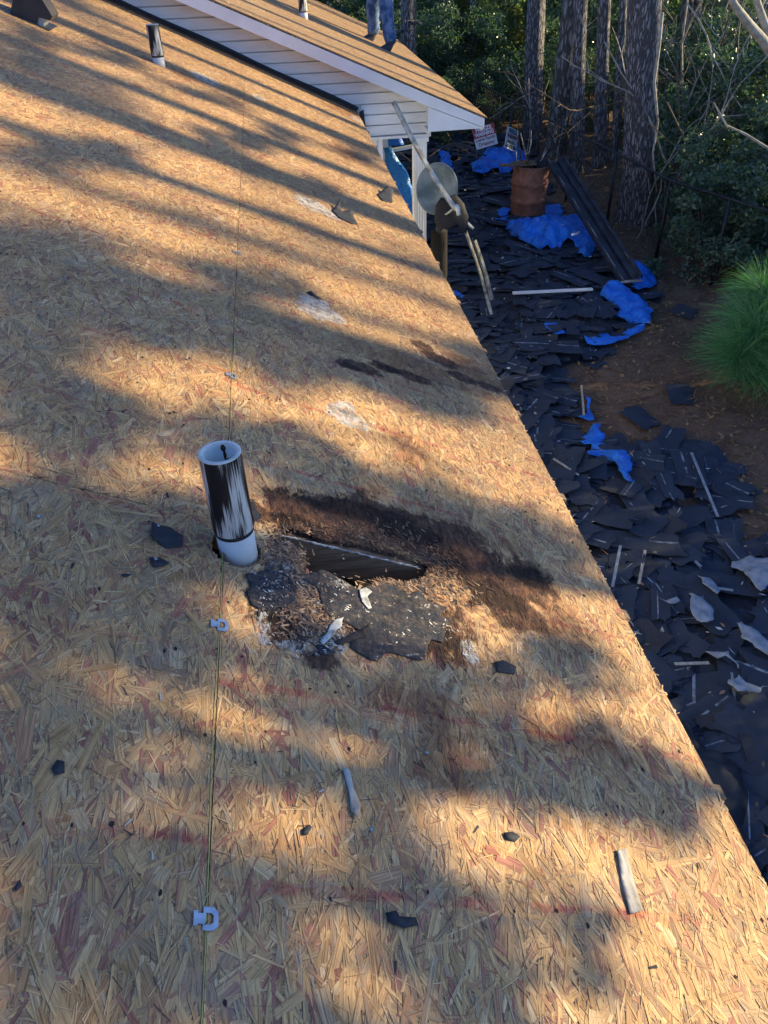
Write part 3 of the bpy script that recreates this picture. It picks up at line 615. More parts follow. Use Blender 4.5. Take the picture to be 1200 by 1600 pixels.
# trusses, attic, walls
for Yr in (.34, .946, 1.556, 2.166, 2.776, 3.386, 3.996, 4.606, 5.216, 5.826, 6.436, 7.046, 7.656, 8.266):
    mb = MB(); c = rp(2.4, Yr, -.0125 - .045); Rm = np.array(((-CS, 0, SN), (0, 1, 0), (SN, 0, CS))); mb.box(c, (4.9, .038, .089), Rm); mb.build('rafter', TRUSS, house)
mb = MB(); mb.add([(-.42, -4, -.42), (-.42, 9.15, -.42), (-9, 9.15, -.42), (-9, -4, -.42)], [(0, 1, 2, 3)]); mb.build('attic_floor', ATTIC, house)
mb = MB(); mb.box((-.45, 2.6, (GZ - .28) / 2 - .2), (.12, 13.2, -GZ - .1)); mb.build('wall', SIDING, house)
mb = MB(); mb.box((-.006, 3.3, -.115), (.02, 11.7, .17)); mb.build('fascia_board', WHITE, house)
mb = MB(); mb.box((-.225, 3.3, -.205), (.41, 11.7, .01)); mb.build('soffit', WHITE, house)
# left slope of the roof and end wall (seen only from the side)
rx, rz = -4.9 * CS, 4.9 * SN
mb = MB(); mb.add([(rx, -4, rz - .004), (rx, 9.18, rz - .004), (2 * rx, 9.18, 0), (2 * rx, -4, 0)], [(0, 1, 2, 3)]); mb.build('rear_roof_slope', simple('plain_osb', (.42, .29, .16), (.34, .23, .13), 20), house)
mb = MB(); mb.box((2 * rx + .3, 2.6, -1.35), (.12, 13.2, 2.3)); mb.box((rx, -3.95, -1.35), (2 * -rx - .8, .1, 2.3)); mb.add([(-.2, -3.97, -.1), (rx, -3.97, rz - .05), (2 * rx + .2, -3.97, -.1)], [(0, 1, 2)]); mb.build('wall', SIDING, house)

# ---- gable wall with lap siding (Y = WY), rake of the far roof at Y = FY
WY, FY = 9.2, 8.95
fa, fb_ = on((330, 0), 1, FY), on((757, 183), 1, FY); MF = (fa[2] - fb_[2]) / (fb_[0] - fa[0]); FS = math.atan(MF)
def zfar(x): return fb_[2] - MF * (x - fb_[0])
CX = on((668, 190), 1, WY)[0]                      # right corner of the siding
zb = -.278; course = .107; z = zb; k = 0
while z < 4.2:
    z1 = z + course
    # clip horizontally: right limit by the corner, left by own roof (below) and the rake (above)
    xr = min(CX, fb_[0] + (fb_[2] - .13 - (z + course)) / MF + .16)
    xl = max(-z1 / T - .6, -8.6) if z1 > .05 else .065
    if z1 > .05: xl = min(xl, xr - .1)
    if z1 <= .05: xl = .06
    if xr - xl > .05:
        mb = MB(); b0, b1 = WY - .016, WY - .002       # bottom edge proud, top edge recessed
        mid = z + course * .52
        g0 = .013; V = [(xl, b0, z + g0), (xr, b0, z + g0), (xr, b0 + .006, z1), (xl, b0 + .006, z1), (xl, WY + .012, z + g0), (xr, WY + .012, z + g0), (xr, WY + .012, z1), (xl, WY + .012, z1)]
        mb.add(V, [(0, 1, 2, 3), (4, 7, 6, 5), (0, 4, 5, 1), (3, 2, 6, 7), (0, 3, 7, 4), (1, 5, 6, 2)]); mb.build('siding_board', SIDING, house)
    z = z1; k += 1
# backing of the gable
mb = MB(); mb.add([(CX - .01, WY + .024, zb), (CX - .01, WY + .02, zfar(CX) - .1), (-8.5, WY + .02, 4.2), (-8.5, WY + .02, GZ), (.05, WY + .02, GZ), (.05, WY + .02, zb)], [(0, 1, 2, 3, 4, 5)]); mb.build('wall', SIDING, house)
mb = MB(); mb.box((CX + .006, WY - .02, (zb + .03) / 2 + .0), (.05, .05, .36)); mb.build('corner_trim', WHITE, house)
mb = MB(); mb.box(((CX + .06) / 2 + .015, WY - .015, zb - .012), (CX - .03, .07, .024)); mb.build('header_trim', WHITE, house)
# wall piece left of porch opening
mb = MB(); mb.box((.17, WY + .03, (zb + GZ) / 2 - .02), (.16, .06, -GZ + zb)); mb.build('wall', SIDING, house)
for xx in (.085, .262):
    mb = MB(); mb.box((xx, WY, (zb + GZ) / 2 - .02), (.05, .03, -GZ + zb)); mb.build('jamb_trim', WHITE, house)
for kk in range(11):
    mb = MB(); mb.box((.17, WY - .006, zb - .075 - kk * .105), (.11, .016, .097), None); mb.build('siding_board', SIDING, house)
# porch post, fluted
mb = MB(); pxc = on((656, 250), 1, WY)[0]; zt, zl = zb - .03, GZ - .1
prof = []
W2 = .072
for side in range(4):
    for q in np.linspace(-1, 1, 15)[:-1]:
        g_ = -.006 if (int(round((q + 1) * 7)) % 3 == 1 and abs(q) < .8) else 0
        p = np.array([q * W2, -W2 - g_ * 1]); a = side * pi / 2; prof.append((p[0] * cos(a) - p[1] * sin(a), p[0] * sin(a) + p[1] * cos(a)))
n = len(prof); V = [(pxc + x, WY + .03 + y, z_) for z_ in (zl, zt) for x, y in prof]; F = [(i, (i + 1) % n, n + (i + 1) % n, n + i) for i in range(n)]
mb.add(V, F); mb.box((pxc, WY + .03, zt - .02), (.18, .18, .05)); mb.build('porch_post', WHITE, house)
for yq in (12.2, 15.2):
    mb = MB(); mb.box((pxc, yq, (zb + GZ) / 2), (.14, .14, -GZ + zb)); mb.build('porch_post', WHITE, house)
mb = MB(); mb.box((-1.6, 12.8, -1.4), (.12, 7.1, 2.4)); mb.build('wall', SIDING, house)
# rake fascia, boxed return, soffit
def prism(mb, poly, y0, y1, mi=0):
    n = len(poly); V = [(x, y0, z_) for x, z_ in poly] + [(x, y1, z_) for x, z_ in poly]
    mb.add(V, [tuple(range(n)), tuple(range(2 * n - 1, n - 1, -1))] + [(i, n + i, n + (i + 1) % n, (i + 1) % n) for i in range(n)], mi)
fw_ = .128; TX = -8.0
xe, ze = fb_[0], fb_[2] - .012
p1 = on((756, 200), 1, FY); p2 = on((668, 206), 1, FY); p3 = on((668, 166), 1, FY)
mb = MB(); prism(mb, [(xe, ze), (xe, ze - .09), (p3[0] + .002, p3[2]), (TX, zfar(TX) - .012 - fw_), (TX, zfar(TX) - .012)], FY - .012, FY + .008); mb.build('rake_fascia', WHITE, house)
mb = MB(); prism(mb, [(xe - .004, ze - .095), (p1[0], p1[2]), (p2[0] + .003, p2[2]), (p2[0] + .003, p3[2] - .006)], FY - .006, FY + .008); mb.build('return_panel', WHITE, house)
mb = MB(); mb.add([(CX - .02, FY + .008, zfar(CX) - .10), (CX - .02, WY - .02, zfar(CX) - .10), (TX, WY - .02, zfar(TX) - .10), (TX, FY + .008, zfar(TX) - .10)], [(0, 1, 2, 3)]); mb.build('rake_soffit', WHITE, house)
mb = MB(); mb.box(((xe + p2[0]) / 2, 12.6, (p1[2] + p2[2]) / 2 + .004), (xe - p2[0] - .01, 7.2, .008), [[1, 0, 0], [0, 1, 0], [0, 0, 1]]); mb.build('soffit', WHITE, house)
mb = MB(); mb.box((-.1, 12.8, -.36 + .06), (1.75, 7.1, .01)); mb.build('porch_ceiling', SIDING, house)
mb = MB(); mb.box((xe - .012, 12.6, ze - .06), (.02, 7.2, .13)); mb.build('fascia_board', WHITE, house)
mb = MB(); mb.box((pxc, 12.7, zb + .02), (.12, 6.9, .09)); mb.build('porch_beam', WHITE, house)
# far roof sheets
FC, FSN = cos(FS), sin(FS)
def farframe(u, y, h):
    u, y, h = np.broadcast_arrays(np.asarray(u, float), y, h); return np.stack([xe + .03 - u * FC + h * FSN, y, fb_[2] + .012 - .0127 + u * FSN + h * FC], -1)
k = 0
for ri in range(4):
    u0, u1 = ri * 1.2192, (ri + 1) * 1.2192; y = FY - .02 + (0 if ri % 2 == 0 else -1.22)
    while y < 16.0:
        y0_, y1_ = max(y, FY - .02), min(y + 2.438, 16.3)
        osb_panel(u0 + G, u1 - G, y0_ + G, y1_ - G, 330, house, (), farframe, 300 + k); k += 1; y += 2.438
mb = MB(); mb.add([farframe(4.9, FY, -.02), farframe(4.9, 16.3, -.02), farframe(4.9, 16.3, -.02) + np.array([-5, 0, -2.1]), farframe(4.9, FY, -.02) + np.array([-5, 0, -2.1])], [(0, 1, 2, 3)]); mb.build('rear_roof_slope', bpy.data.materials['plain_osb'], house)
mb = MB(); mb.box((-3.6, 16.25, -1.3), (9.2, .1, 2.4)); mb.build('wall', SIDING, house)
# lap shingle remains / nail lines on far roof : dark drip flashing at the front edge
# step flashing and felt strip where own roof meets the wall
mb = MB(); uu = np.linspace(-.02, 3.4, 30)
V = []; 
for u in uu:
    wv = .006 * math.sin(u * 9); V += [tuple(rp(u, WY - .05 + wv, .006)), tuple(rp(u, WY - .03, .010)), tuple(rp(u, WY - .026, .040 + .006 * math.sin(u * 5)))]
F = []
for i in range(len(uu) - 1):
    for j in (0, 1): a = i * 3 + j; F.append((a, a + 3, a + 4, a + 1))
mb.add(V, F); o = mb.build('step_flashing', BLACKFELT, house); m = o.modifiers.new('s', 'SOLIDIFY'); m.thickness = .003
mb = MB(); V = []; F = []
for i, t in enumerate(np.linspace(0, 1, 8)):
    x = .03 + .05 * t; zz = -.01 - .34 * t; wd = .05 * (1 - .35 * t); V += [(x, WY - .09, zz), (x + wd, WY - .075 + .01 * math.sin(t * 7), zz + .02)]
for i in range(7): F.append((2 * i, 2 * i + 1, 2 * i + 3, 2 * i + 2))
mb.add(V, F); o = mb.build('felt_flap', BLACKFELT, house); m = o.modifiers.new('s', 'SOLIDIFY'); m.thickness = .004
# brown gap board under the flashing
mb = MB(); V = [tuple(rp(u, y, .0035)) for u in (0, 3.4) for y in (WY - .16, WY - .07)]; mb.add(V, [(0, 1, 3, 2)]); mb.build('felt_strip', simple('brown_felt_edge', (.10, .06, .035), (.05, .032, .02), 30), house)
# cone on the siding
cpos = on((475, 142), 1, WY - .02); mb = MB(); mb.tube([cpos + np.array([0, -.03, -.05]), cpos + np.array([.002, -.03, .0]), cpos + np.array([.0, -.03, .05])], [.042, .022, .004], 10); mb.box(cpos + np.array([.005, -.01, .0]), (.012, .06, .012))
tag(mb.build('cable_boot', BLACKFELT), 'small black cone shaped scrap hanging on the white siding', 'cable boot')

# ================================================================== PIPES
def vent_pipe(base, hw, hb, r, label, dz=-.12, lean=(0, 0), seg=40):
    t = empty('vent_pipe', base, label, 'vent pipe', 'plastic plumbing vent pipes')
    lx, ly = lean
    def ring(mb, z0, z1, ra, rb, ri=None, k=seg, mi=0):
        V = []; F = []
        prof = [(z0, ra), (z1, rb)]
        for z_, rr in prof:
            for j in range(k): V.append((rr * cos(2 * pi * j / k) + lx * z_, rr * sin(2 * pi * j / k) + ly * z_, z_))
        for j in range(k): F.append((j, (j + 1) % k, k + (j + 1) % k, k + j))
        if ri:
            s = len(V)
            for z_ in (z0, z1):
                for j in range(k): V.append((ri * cos(2 * pi * j / k) + lx * z_, ri * sin(2 * pi * j / k) + ly * z_, z_))
            for j in range(k): F.append((s + (j + 1) % k, s + j, s + k + j, s + k + (j + 1) % k))
            for j in range(k): F.append((k + j, k + (j + 1) % k, s + k + (j + 1) % k, s + k + j)); F.append(((j + 1) % k, j, s + j, s + (j + 1) % k))
        mb.add(V, F, mi)
    mb = MB(); ring(mb, dz, hw, r, r, r - .004); mb.build('lower_pipe', PVCW, t, True)
    mb = MB(); ring(mb, hw - .004, hw + .014, r + .0012, r + .0014, r - .002); mb.build('tar_band', BLACKFELT, t, True)
    mb = MB(); ring(mb, hw + .008, hb, r + .0035, r + .0025, r - .001); o = mb.build('upper_sleeve', PVCB, t, False)
    mb = MB(); ring(mb, hw, hb - .0015, r - .0012, r - .0012, r - .0065); mb.build('inner_lining', PVCI, t, True)
    mb = MB(); ring(mb, hb - .001, hb + .0012, r + .0030, r + .0022, r - .0066); mb.build('rim', PVCI, t, True)
    return t
pb = rp(pu, pY, -.0); B1 = (pb[0], pb[1], pb[2])
# height from the picture: top ellipse centre near (339,707)
def height_at(x, y, py_):
    lo, hi = 0, 3.
    for _ in range(40):
        m_ = (lo + hi) / 2; c = RC.T @ (np.array([x, y, m_]) - CAM); yy_ = 800 - 1200 * c[1] / -c[2]
        if yy_ > py_: lo = m_
        else: hi = m_
    return lo
h1 = height_at(B1[0], B1[1], 707) - B1[2]; hw1 = height_at(B1[0], B1[1], 826) - B1[2]
vp = vent_pipe(B1, hw1, h1, .0445, 'nearest vent pipe, black streaked top over white base beside the rotted hole')
# rust drips inside
mb = MB()
for (a, z0, z1, wd) in ((1.45, -.004, -.022, .17), (1.42, -.015, -.048, .10), (1.2, -.040, -.066, .24), (1.0, -.050, -.070, .18)):
    V = []; F = []
    for i in range(5):
        for s_ in (-1, 1):
            zz = h1 + z0 + (z1 - z0) * i / 4; aa = a + s_ * wd * (1 - .5 * abs(i - 2) / 2) + .03 * math.sin(i * 3); rr = .0445 - .0069; V.append((rr * cos(aa), rr * sin(aa), zz))
    for i in range(4): F.append((2 * i, 2 * i + 1, 2 * i + 3, 2 * i + 2))
    mb.add(V, F)
mb.build('rust_drip', RUST, vp)
b2 = rp(P2[0], P2[1]); h2 = height_at(b2[0], b2[1], 38) - b2[2]; hw2 = height_at(b2[0], b2[1], 88) - b2[2]
vent_pipe(tuple(b2), hw2, h2, .0445, 'second vent pipe further up the same roof near the siding, white foot', dz=-.05)
r3 = ray((475, 30)); t3 = (fb_[2] - MF * (CAM[0] - fb_[0]) - CAM[2]) / (r3[2] + MF * r3[0]); b3 = CAM + t3 * r3
h3 = height_at(b3[0], b3[1], -22) - b3[2]; hw3 = height_at(b3[0], b3[1], 20) - b3[2]
vent_pipe(tuple(b3 + np.array([0, 0, .01])), hw3, h3, .05, 'vent pipe on the far roof section above the white fascia', dz=-.05)
# roof box vent
VB = onroof((48, 30)); t = empty('roof_vent', rp(VB[0], VB[1]), 'dark metal box vent with slanted hood on the bare roof, top left', 'roof vent'); t.rotation_euler = Rroof.to_euler() if Rroof.determinant() > 0 else (0, 0, 0)
RV = np.array(((-CS, 0, SN), (0, 1, 0), (SN, 0, CS)))
def rloc(P): return [tuple(RV @ np.array(p)) for p in P]
t.rotation_euler = (0, 0, 0)
mb = MB(); mb.add(rloc([(a, b, c) for a in (-.15, .14) for b in (-.15, .15) for c in (.002, .004)]), [(0, 1, 3, 2), (4, 6, 7, 5), (0, 4, 5, 1), (2, 3, 7, 6), (0, 2, 6, 4), (1, 5, 7, 3)]); mb.build('flange', GUT, t)
mb = MB(); pr = [(-.06, .0), (-.06, .05), (-.14, .06), (-.15, .09), (-.07, .165), (.10, .135), (.11, 0)]
V = rloc([(a, b, c) for b in (-.11, .11) for a, c in pr]); n = len(pr); mb.add(V, [tuple(range(n)), tuple(range(2 * n - 1, n - 1, -1))] + [(i, n + i, n + (i + 1) % n, (i + 1) % n) for i in range(n)]); mb.build('hood', simple('dark_brown_metal', (.035, .03, .032), (.05, .042, .04), 10, .45), t)
mb = MB(); mb.add(rloc([(a, b, c) for a in (-.10, -.05) for b in (-.08, .08) for c in (.004, .06)]), [(0, 1, 3, 2), (4, 6, 7, 5), (0, 4, 5, 1), (2, 3, 7, 6), (0, 2, 6, 4), (1, 5, 7, 3)]); mb.build('throat', GALV, t)

# ================================================================== ROOF DEBRIS
def roofpatch(name, L, mat, h=.002, amp=.004, curl=0., seed=1, step=.012, rag=.006, th=.0009, parent=None, curl_dir=None):
    pts = np.array([onroof(p) for p in L]); P0 = pts.mean(0)
    o = patch(name, pts, lambda P: np.zeros(len(P)), mat, step, 0, 0, seed, th, parent, 0, 0, rag=rag)
    me = o.data; co = np.empty(len(me.vertices) * 3, np.float32); me.vertices.foreach_get('co', co); co = co.reshape(-1, 3).astype(float); c = np.array(o.location); W_ = co + c
    Q = np.column_stack([W_[:, :2], np.zeros(len(W_))]); d = W_[:, :2] - P0
    hh = h + amp * fbm(Q, 45, seed, 3)
    if curl:
        cd = np.array(curl_dir or (0, 1)); cd = cd / np.linalg.norm(cd); t = d @ cd; hh = hh + curl * np.clip(t / np.abs(t).max(), 0, 1) ** 2
    P = rp(W_[:, 0], W_[:, 1], 0) + hh[:, None] * np.array([SN, 0, CS]); c3 = P.mean(0); me.vertices.foreach_set('co', (P - c3).astype(np.float32).ravel()); me.update(); o.location = tuple(c3)
    return o
FG = 'torn black felt scraps left on the osb'
for i, (L, h, curl, cd, lab) in enumerate((([(233, 822), (262, 824), (284, 838), (284, 855), (258, 858), (233, 842)], .004, .012, (1, 0), 'six sided black felt scrap left of the near vent pipe'),
        ([(233, 874), (250, 872), (266, 880), (258, 886), (240, 888)], .003, .003, (1, 0), 'small pointed black felt scrap with a nail, below the six sided one'),
        ([(78, 1202), (88, 1188), (99, 1190), (98, 1208), (84, 1212)], .003, .003, (1, 0), 'small black felt scrap near the left edge of the lower roof'),
        ([(600, 1428), (616, 1426), (622, 1434), (648, 1436), (653, 1448), (630, 1452), (606, 1442)], .004, .006, (0, 1), 'wide ragged black felt scrap low on the roof near the red line'),
        ([(786, 1302), (800, 1300), (812, 1308), (804, 1316), (790, 1312)], .002, .003, (1, 0), 'small grey black felt chip in the lower right middle'),
        ([(470, 1298), (480, 1291), (486, 1294), (480, 1306), (471, 1307)], .002, .002, (1, 0), 'tiny oval black felt chip on the lower roof'),
        ([(21, 1390), (30, 1378), (34, 1388), (24, 1396)], .002, .002, (1, 0), 'tiny black felt chip by the lower left edge'),
        ([(773, 1036), (786, 1032), (806, 1042), (804, 1054), (776, 1052)], .002, .004, (1, 0), 'small dark felt scrap right of the rotted patch'),
        ([(518, 330), (526, 322), (532, 332), (548, 334), (559, 352), (548, 350), (530, 342)], .006, .05, (0, 1), 'curled black felt scrap standing up on the upper roof'),
        ([(588, 304), (600, 300), (612, 306), (613, 318), (596, 314)], .006, .05, (0, 1), 'curled black felt scrap right at the eave edge'),
        ([(478, 458), (484, 458), (503, 468), (497, 468)], .003, .012, (0, 1), 'thin black felt sliver above the round whitish tar ring'),
        ([(188, 900), (196, 897), (206, 898), (198, 903)], .002, .002, (1, 0), 'tiny black chip between felt scraps'))):
    tag(roofpatch('felt_scrap', L, BLACKFELT, h * .6, .002, curl, 60 + i, rag=.004, curl_dir=cd, step=.012 if i not in (8, 9, 10) else .02), lab, 'felt scrap', FG)
for i, (L, lab) in enumerate((([(534, 1204), (544, 1202), (552, 1235), (563, 1262), (558, 1282), (548, 1270), (543, 1235)], 'thin grey wood sliver lying in the middle of the lower roof'),
        ([(962, 1330), (978, 1328), (984, 1360), (1002, 1425), (982, 1430), (972, 1392)], 'long pale grey wood splinter near the lower right of the roof'))):
    tag(roofpatch('wood_sliver', L, GREYWOOD, .003, .004, 0, 80 + i, rag=.002, step=.008), lab, 'wood sliver', 'grey wood slivers')
# rotted area : membrane, peeled pieces, crumbs
rotp = roofpatch('rotted_layer', [(470, 903), (510, 896), (540, 912), (562, 928), (600, 916), (640, 930), (655, 922), (668, 940), (692, 946), (690, 962), (712, 972), (702, 988), (704, 1012), (684, 1002), (660, 1016), (612, 1020), (566, 1030), (542, 1020), (552, 994), (520, 975), (500, 940)], MEMB, .0008, .006, .0, 91, step=.004, rag=.045, parent=house)
roofpatch('rotted_layer', [(400, 905), (425, 888), (452, 900), (470, 930), (460, 960), (430, 965), (405, 950)], MEMB, .0008, .006, .0, 92, step=.004, rag=.05, parent=house)
roofpatch('rotted_layer', [(490, 1018), (500, 1016), (516, 1024), (508, 1032), (494, 1030)], MEMB, .001, .003, .0, 93, step=.005, rag=.03, parent=house)
WPE = simple('white_residue', (.52, .52, .48), (.22, .21, .19), 40, .8, .002, 90)
for i, L in enumerate(([(562, 926), (574, 922), (584, 930), (578, 938), (584, 956), (576, 958), (568, 946)], [(526, 970), (538, 968), (540, 984), (526, 996), (510, 1010), (504, 1004), (518, 990)])):
    roofpatch('white_residue', L, WPE, .006, .003, .0, 95 + i, step=.003, rag=.022, th=.0004, parent=house)
o = roofpatch('peeled_flap', [(520, 1006), (545, 994), (570, 986), (568, 996), (548, 1004), (530, 1010)], DARKWOOD, .004, .003, .03, 97, step=.008, rag=.004, parent=house, curl_dir=(0, 1))
# crumbs / splinters
def shards(name, regions, n, pal, Lr, hr, seed, parent):
    r = np.random.default_rng(seed); V = []; C = []
    per = n // len(regions)
    for (px, py, sx, sy) in regions:
        for _ in range(per):
            a, b = onroof((px + r.normal(0, sx), py + r.normal(0, sy)))
            if inpoly([(a, b)], HOLE)[0] and r.random() < .9: continue
            if inpoly([(a, b)], PHOLE)[0]: continue
            L = r.uniform(*Lr); W_ = L * r.uniform(.12, .4); th_ = r.uniform(0, pi); el = r.uniform(-.05, .22); h = r.uniform(*hr)
            c = rp(a, b, h); d1 = np.array([-CS * sin(th_), cos(th_), SN * sin(th_)]) * cos(el) + np.array([SN, 0, CS]) * sin(el); d2 = np.cross(d1, [SN, 0, CS]); d2 /= np.linalg.norm(d2)
            V += [c - d1 * L / 2 - d2 * W_ / 2, c - d1 * L / 2 + d2 * W_ / 2, c + d1 * L / 2 + d2 * W_ * r.uniform(.0, .5), c + d1 * L / 2 - d2 * W_ * r.uniform(0, .5)]
            C.append(np.array(pal[r.integers(len(pal))]) * r.uniform(.6, 1.3))
    return bigmesh(name, np.array(V), 4, CRUMB, parent, 'stuff', col=np.array(C))
a_ = NT('torn_wood_strand'); a_.base(a_.n('Attribute', attribute_name='col').outputs['Color']); a_.rough(.85); CRUMB = a_.m
shards('wood_crumbs', [(480, 950, 26, 26), (500, 985, 26, 16), (450, 860, 18, 14), (640, 912, 40, 8), (590, 912, 14, 5), (445, 905, 20, 20), (470, 930, 26, 20), (660, 930, 40, 12)], 3200, [(.24, .15, .09), (.16, .095, .065), (.32, .22, .14), (.12, .075, .055), (.04, .035, .04)], (.005, .024), (.001, .004), 5, house)
shards('wood_crumbs', [(500, 826, 50, 6), (600, 850, 40, 6), (665, 870, 22, 8), (690, 895, 16, 14), (560, 836, 60, 10)], 1500, [(.10, .055, .035), (.05, .035, .03), (.18, .09, .05), (.24, .13, .07)], (.004, .020), (.001, .003), 6, house)
shards('white_flecks', [(415, 985, 10, 22), (440, 915, 12, 18), (500, 1000, 24, 12), (530, 940, 8, 26), (650, 980, 30, 16), (495, 485, 22, 10), (545, 655, 22, 11), (490, 322, 22, 6), (690, 985, 14, 8), (415, 930, 8, 14), (572, 940, 9, 16), (735, 1018, 6, 12), (528, 985, 9, 12), (515, 1005, 10, 8), (525, 908, 6, 6)], 700, [(.42, .41, .37), (.45, .44, .40), (.66, .66, .62)], (.002, .010), (.0025, .007), 8, house)
r = np.random.default_rng(91); V = []; C_ = []
for q in range(1500):
    if q < 620: u, y, L = r.uniform(.02, 2.9), .3 + 8.6 * r.random() ** 1.6, r.uniform(.003, .022)
    elif q < 900: u, y, L = 1.19 + r.normal(0, .12), 1.42 + r.normal(0, .12), r.uniform(.002, .008)
    else: u, y, L = -.006 + r.normal(0, .004), .3 + 8.8 * r.random() ** 1.3, r.uniform(.008, .03)
    if inpoly([(u, y)], HOLE)[0] or inpoly([(u, y)], PHOLE)[0]: continue
    th_ = r.uniform(0, pi); W_ = L * r.uniform(.06, .35); c = rp(u, y, r.uniform(.0022, .004) if q < 900 else r.uniform(-.004, .003)); d1 = np.array([-CS * sin(th_), cos(th_), SN * sin(th_)]) + np.array([SN, 0, CS]) * r.uniform(-.02, .12); d2 = np.cross(d1, [SN, 0, CS])
    V += [c - d1 * L / 2 - d2 * W_ / 2, c - d1 * L / 2 + d2 * W_ / 2, c + d1 * L / 2 + d2 * W_ * .2, c + d1 * L / 2 - d2 * W_ * .3]
    C_.append(np.array([(.55, .40, .23), (.45, .31, .18)][q % 2]) if q >= 900 else np.array([(.03, .03, .035), (.03, .03, .035), (.5, .36, .2), (.4, .38, .34)][q % 4]) * r.uniform(.7, 1.2))
bigmesh('grit_and_splinters', np.array(V), 4, CRUMB, house, 'stuff', col=np.array(C_))
# white edge along the truss top seen in the hole
mb = MB(); mb.tube([rp(1.09 - i * .007, 1.5375 + random.uniform(-.0015, .0015), -.0105 + random.uniform(0, .001)) for i in range(60)], [random.uniform(.0012, .0048) * (1.2 - i / 80) for i in range(60)], 5, jit=.4)
mb.build('white_residue', WPE, house)
# nails / nail holes
r = np.random.default_rng(11); V = []
nails = []
for ri in range(2):
    off = (.622, .695)[ri]
    for k in range(-2, 22):
        for j in range(8):
            if r.random() < .6: nails.append((ri * 1.22 + r.uniform(.02, 1.2), off + k * .405 + r.normal(0, .012)))
for _ in range(520): nails.append((r.uniform(0, 2.6), r.uniform(.2, 8.8)))
for (u, y) in nails:
    if y > 9 or y < .1: continue
    rr = r.uniform(.0018, .0042); hx = [(u + rr * cos(t_) * r.uniform(.6, 1.4), y + rr * 1.5 * sin(t_) * r.uniform(.6, 1.4)) for t_ in np.arange(6) * pi / 3]
    V += [rp(a, b, .0021) for a, b in hx]
bigmesh('nail_holes', np.array(V), 6, simple('nail_hole_dark', (.018, .015, .014), (.03, .02, .02), 5, .9), house, 'stuff')
for (px, py) in ((246, 826), (242, 878), (396, 900), (60, 812), (664, 1180), (578, 1300)):
    a, b = onroof((px, py)); mb = MB(); mb.tube([rp(a, b, .002), rp(a, b, .009), rp(a, b, .0105)], [.0018, .0022, .0048], 10); mb.build('nail', GALV, house, True)

# ================================================================== PERSON
def farpt(p):
    rr = ray(p); t_ = (fb_[2] + .003 - MF * (CAM[0] - fb_[0]) - CAM[2]) / (rr[2] + MF * rr[0]); return CAM + t_ * rr
fL, fR = farpt((584, 66)), farpt((611, 82))
person = empty('person', ((fL + fR) / 2), 'person in faded blue jeans and boots standing on the far roof', 'person')
org = (fL + fR) / 2
def skin(name, pts, edges, radii, mat, parent, lv=2, root=0, disp=0):
    me = bpy.data.meshes.new(name); me.from_pydata([tuple(np.array(p) - org) for p in pts], edges, []); o = link(name, me, mat, parent)
    m = o.modifiers.new('skin', 'SKIN'); m.use_smooth_shade = True
    if not me.skin_vertices: 
        me.attributes
    bpy.context.view_layer.objects.active = o
    sv = me.skin_vertices[0].data if me.skin_vertices else None
    if sv:
        for i, rr in enumerate(radii): sv[i].radius = (rr, rr) if not isinstance(rr, tuple) else rr
        sv[root].use_root = True
    s_ = o.modifiers.new('sub', 'SUBSURF'); s_.levels = lv; s_.render_levels = lv
    if disp:
        tx = bpy.data.textures.new(name, 'CLOUDS'); tx.noise_scale = .07; d = o.modifiers.new('d', 'DISPLACE'); d.texture = tx; d.strength = disp; d.mid_level = .5
    return o
hipc = (fL + fR) / 2 + np.array([.02, .0, .90]); hipc[2] = max(fL[2], fR[2]) + .84
dv = (fR - fL); dv[2] = 0; dv /= np.linalg.norm(dv); fwd = np.array([dv[1], -dv[0], 0])
if fwd[1] > 0: fwd = -fwd
hl, hr = hipc - dv * .09, hipc + dv * .09
def lerp(a, b, t_): return np.array(a) * (1 - t_) + np.array(b) * t_
aL, aR = fL + np.array([0, 0, .10]), fR + np.array([0, 0, .10])
kL = lerp(hl, aL, .5) + fwd * .05; kR = lerp(hr, aR, .5) + fwd * .03
chest = hipc + np.array([0, 0, .42]) + fwd * .05; neck = hipc + np.array([0, 0, .57]) + fwd * .07; head = neck + np.array([0, 0, .17]) + fwd * .05
sl_, sr_ = neck - dv * .17 - np.array([0, 0, .05]), neck + dv * .17 - np.array([0, 0, .05])
el, er = sl_ - dv * .05 + np.array([0, 0, -.27]) + fwd * .02, sr_ + dv * .05 + np.array([0, 0, -.27]) + fwd * .02
wl, wr = hipc - dv * .05 + fwd * .2 + np.array([0, 0, .02]), hipc + dv * .05 + fwd * .2 + np.array([0, 0, .03])
pts = [hipc, hl, kL, aL, hr, kR, aR, chest, neck, head - np.array([0, 0, .06]), head + np.array([0, 0, .05]), sl_, el, wl, sr_, er, wr]
ed = [(0, 1), (1, 2), (2, 3), (0, 4), (4, 5), (5, 6), (0, 7), (7, 8), (8, 9), (9, 10), (7, 11), (11, 12), (12, 13), (7, 14), (14, 15), (15, 16)]
skin('body', pts, ed, [.12, .075, .05, .035, .075, .05, .035, .11, .05, .075, .085, .05, .036, .024, .05, .036, .024], SKIN, person)
skin('jeans', [hipc + np.array([0, 0, .10]), hipc, hl, lerp(hl, kL, .5), kL, lerp(kL, aL, .5), aL + np.array([0, 0, -.02]), hr, lerp(hr, kR, .5), kR, lerp(kR, aR, .5), aR + np.array([0, 0, -.02])], [(0, 1), (1, 2), (2, 3), (3, 4), (4, 5), (5, 6), (1, 7), (7, 8), (8, 9), (9, 10), (10, 11)],
     [.17, .155, .125, .115, .10, .092, .094, .125, .115, .10, .092, .094], DENIM, person, 2, 1, .035)
